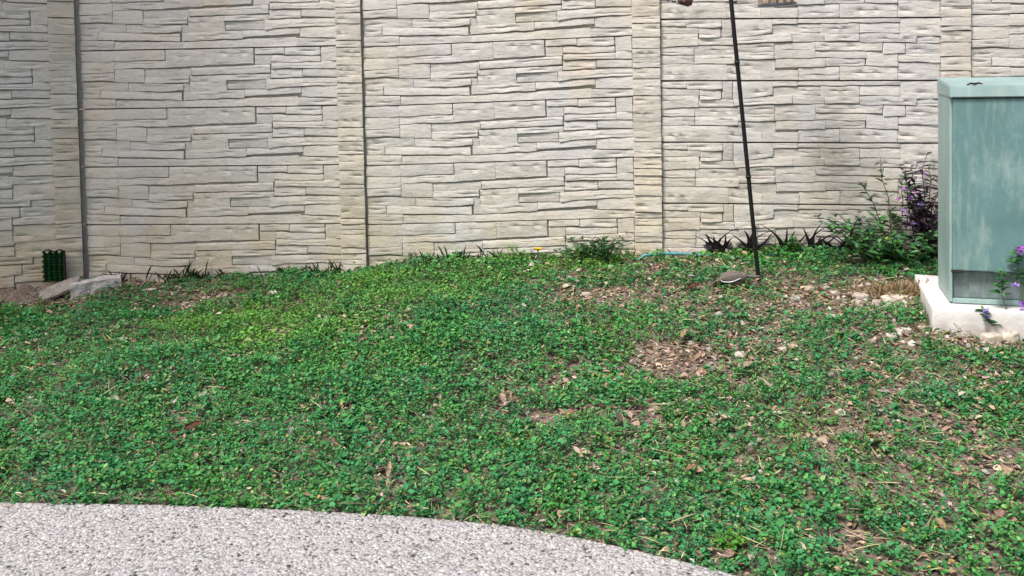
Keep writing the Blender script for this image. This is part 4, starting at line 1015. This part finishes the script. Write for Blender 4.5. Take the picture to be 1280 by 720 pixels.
for s_ in (-1, 1):
    bm = bmesh.new()
    secs = []
    for t_ in np.linspace(0, 1, 10):
        x_ = -.045 + t_ * .145
        hh = .030 * (math.sin(math.pi * (t_ * .86 + .1)) ** .7) + .001
        secs.append((x_, s_ * (.0335 + .007 * math.sin(math.pi * t_) - .020 * t_ ** 2), .072 + .012 * t_, .007, hh, 0))
    loft(bm, secs, 12); wing = obj('wing', bm, DW, DV, True)
    bm = bmesh.new()
    pts = [(-.050, s_ * .038, .054), (-.030, s_ * .047, .047), (.0, s_ * .0495, .048), (.025, s_ * .046, .056), (.050, s_ * .038, .070), (.064, s_ * .030, .080)]
    tube(bm, pts, [.002, .0038, .0044, .0042, .0034, .0015], 8); obj('wing_edge', bm, simple('white_feather', (.52, .53, .56), .7), wing, True)
    bm = bmesh.new()
    tube(bm, [(.03, s_ * .036, .056), (.07, s_ * .028, .066), (.11, s_ * .018, .078)], [.006, .007, .002], 8); obj('flight_feathers', bm, simple('dark_feather', (.045, .04, .045), .7), wing, True)
    bm = bmesh.new(); tube(bm, [(.005, s_ * .016, .045), (.0, s_ * .017, .022), (.004, s_ * .018, .004)], [.006, .0028, .0022], 7)
    for dx, dy in ((-.018, 0), (-.014, .008), (-.014, -.008), (.012, 0)): tube(bm, [(.004, s_ * .018, .004), (.004 + dx, s_ * .018 + dy, .001)], [.002, .001], 5)
    obj('leg', bm, simple('dove_leg', (.30, .09, .08), .6), DV, True)
    bm = bmesh.new(); bmesh.ops.create_icosphere(bm, subdivisions=2, radius=.0024); o = obj('eye', bm, M['black_iron'], DV, True); o.location = (-.094, s_ * .0128, .018)
bm = bmesh.new(); loft(bm, [(-.1015, 0, .0075, .003, .003, 1.0), (-.105, 0, .001, .002, .002, 1.0), (-.1085, 0, -.006, .0008, .0008, 1.0)], 8); obj('beak', bm, M['dark_gap'], DV, True)
# curled dead leaf near the dove
fallen_leaf(.80, 4.07, .075, .55, .3, .3, (.16, .075, .05), 'dark reddish brown curled leaf left of the dove', .03)

# ------------------------------------------------------------------ unseen tree added for its shade on the upper left of the fence
TX, TY = -4.1, 3.3
TR = empty('added_shade_tree', (TX, TY, gz(TX, TY))); tag(TR, 'added unseen leafy tree left of the yard that shades the upper fence', 'tree')
bm = bmesh.new(); tube(bm, [(0, 0, -.1), (.03, .02, 1.0), (.0, .05, 2.2), (.08, 0, 3.2), (.1, 0, 4.6)], [.15, .12, .10, .08, .03], 12)
for a, z0, l_ in ((.3, 2.4, 1.2), (1.9, 2.6, 1.1), (3.3, 2.8, 1.2), (4.6, 2.5, 1.2), (5.6, 3.2, 1.0), (1.0, 3.4, .9)):
    tube(bm, [(.04, .03, z0), (math.cos(a) * l_ * .5, math.sin(a) * l_ * .5, z0 + .5), (math.cos(a) * l_, math.sin(a) * l_, z0 + 1.1)], [.05, .035, .01], 8)
obj('trunk', bm, simple('bark', (.12, .095, .075), .95, .1, 0, .4, 25, .8), TR, True)
n = 2900
cl = rng.normal(0, 1, (60, 3)); cl /= np.linalg.norm(cl, axis=1)[:, None]; cl *= (rng.random((60, 1)) ** .4) * np.array((1.45, 1.45, 1.25))
P = cl[rng.integers(60, size=n)] + rng.normal(0, .24, (n, 3)) + np.array((.1, 0, 4.55))
me = leaf_mesh('crown', P, rng.uniform(0, 6.28, n), rng.normal(-.2, .5, n), rng.uniform(.07, .13, n), rng.uniform(.035, .06, n), rng.uniform(0, .2, n), pal_mix(n, [(.045, .10, .03), (.06, .13, .04), (.03, .075, .025)], [1, 1, 1]), M['leaf'], rng.normal(0, .5, n), .15)
tag(obj('crown', me, None, TR), None, None, None, 'stuff')
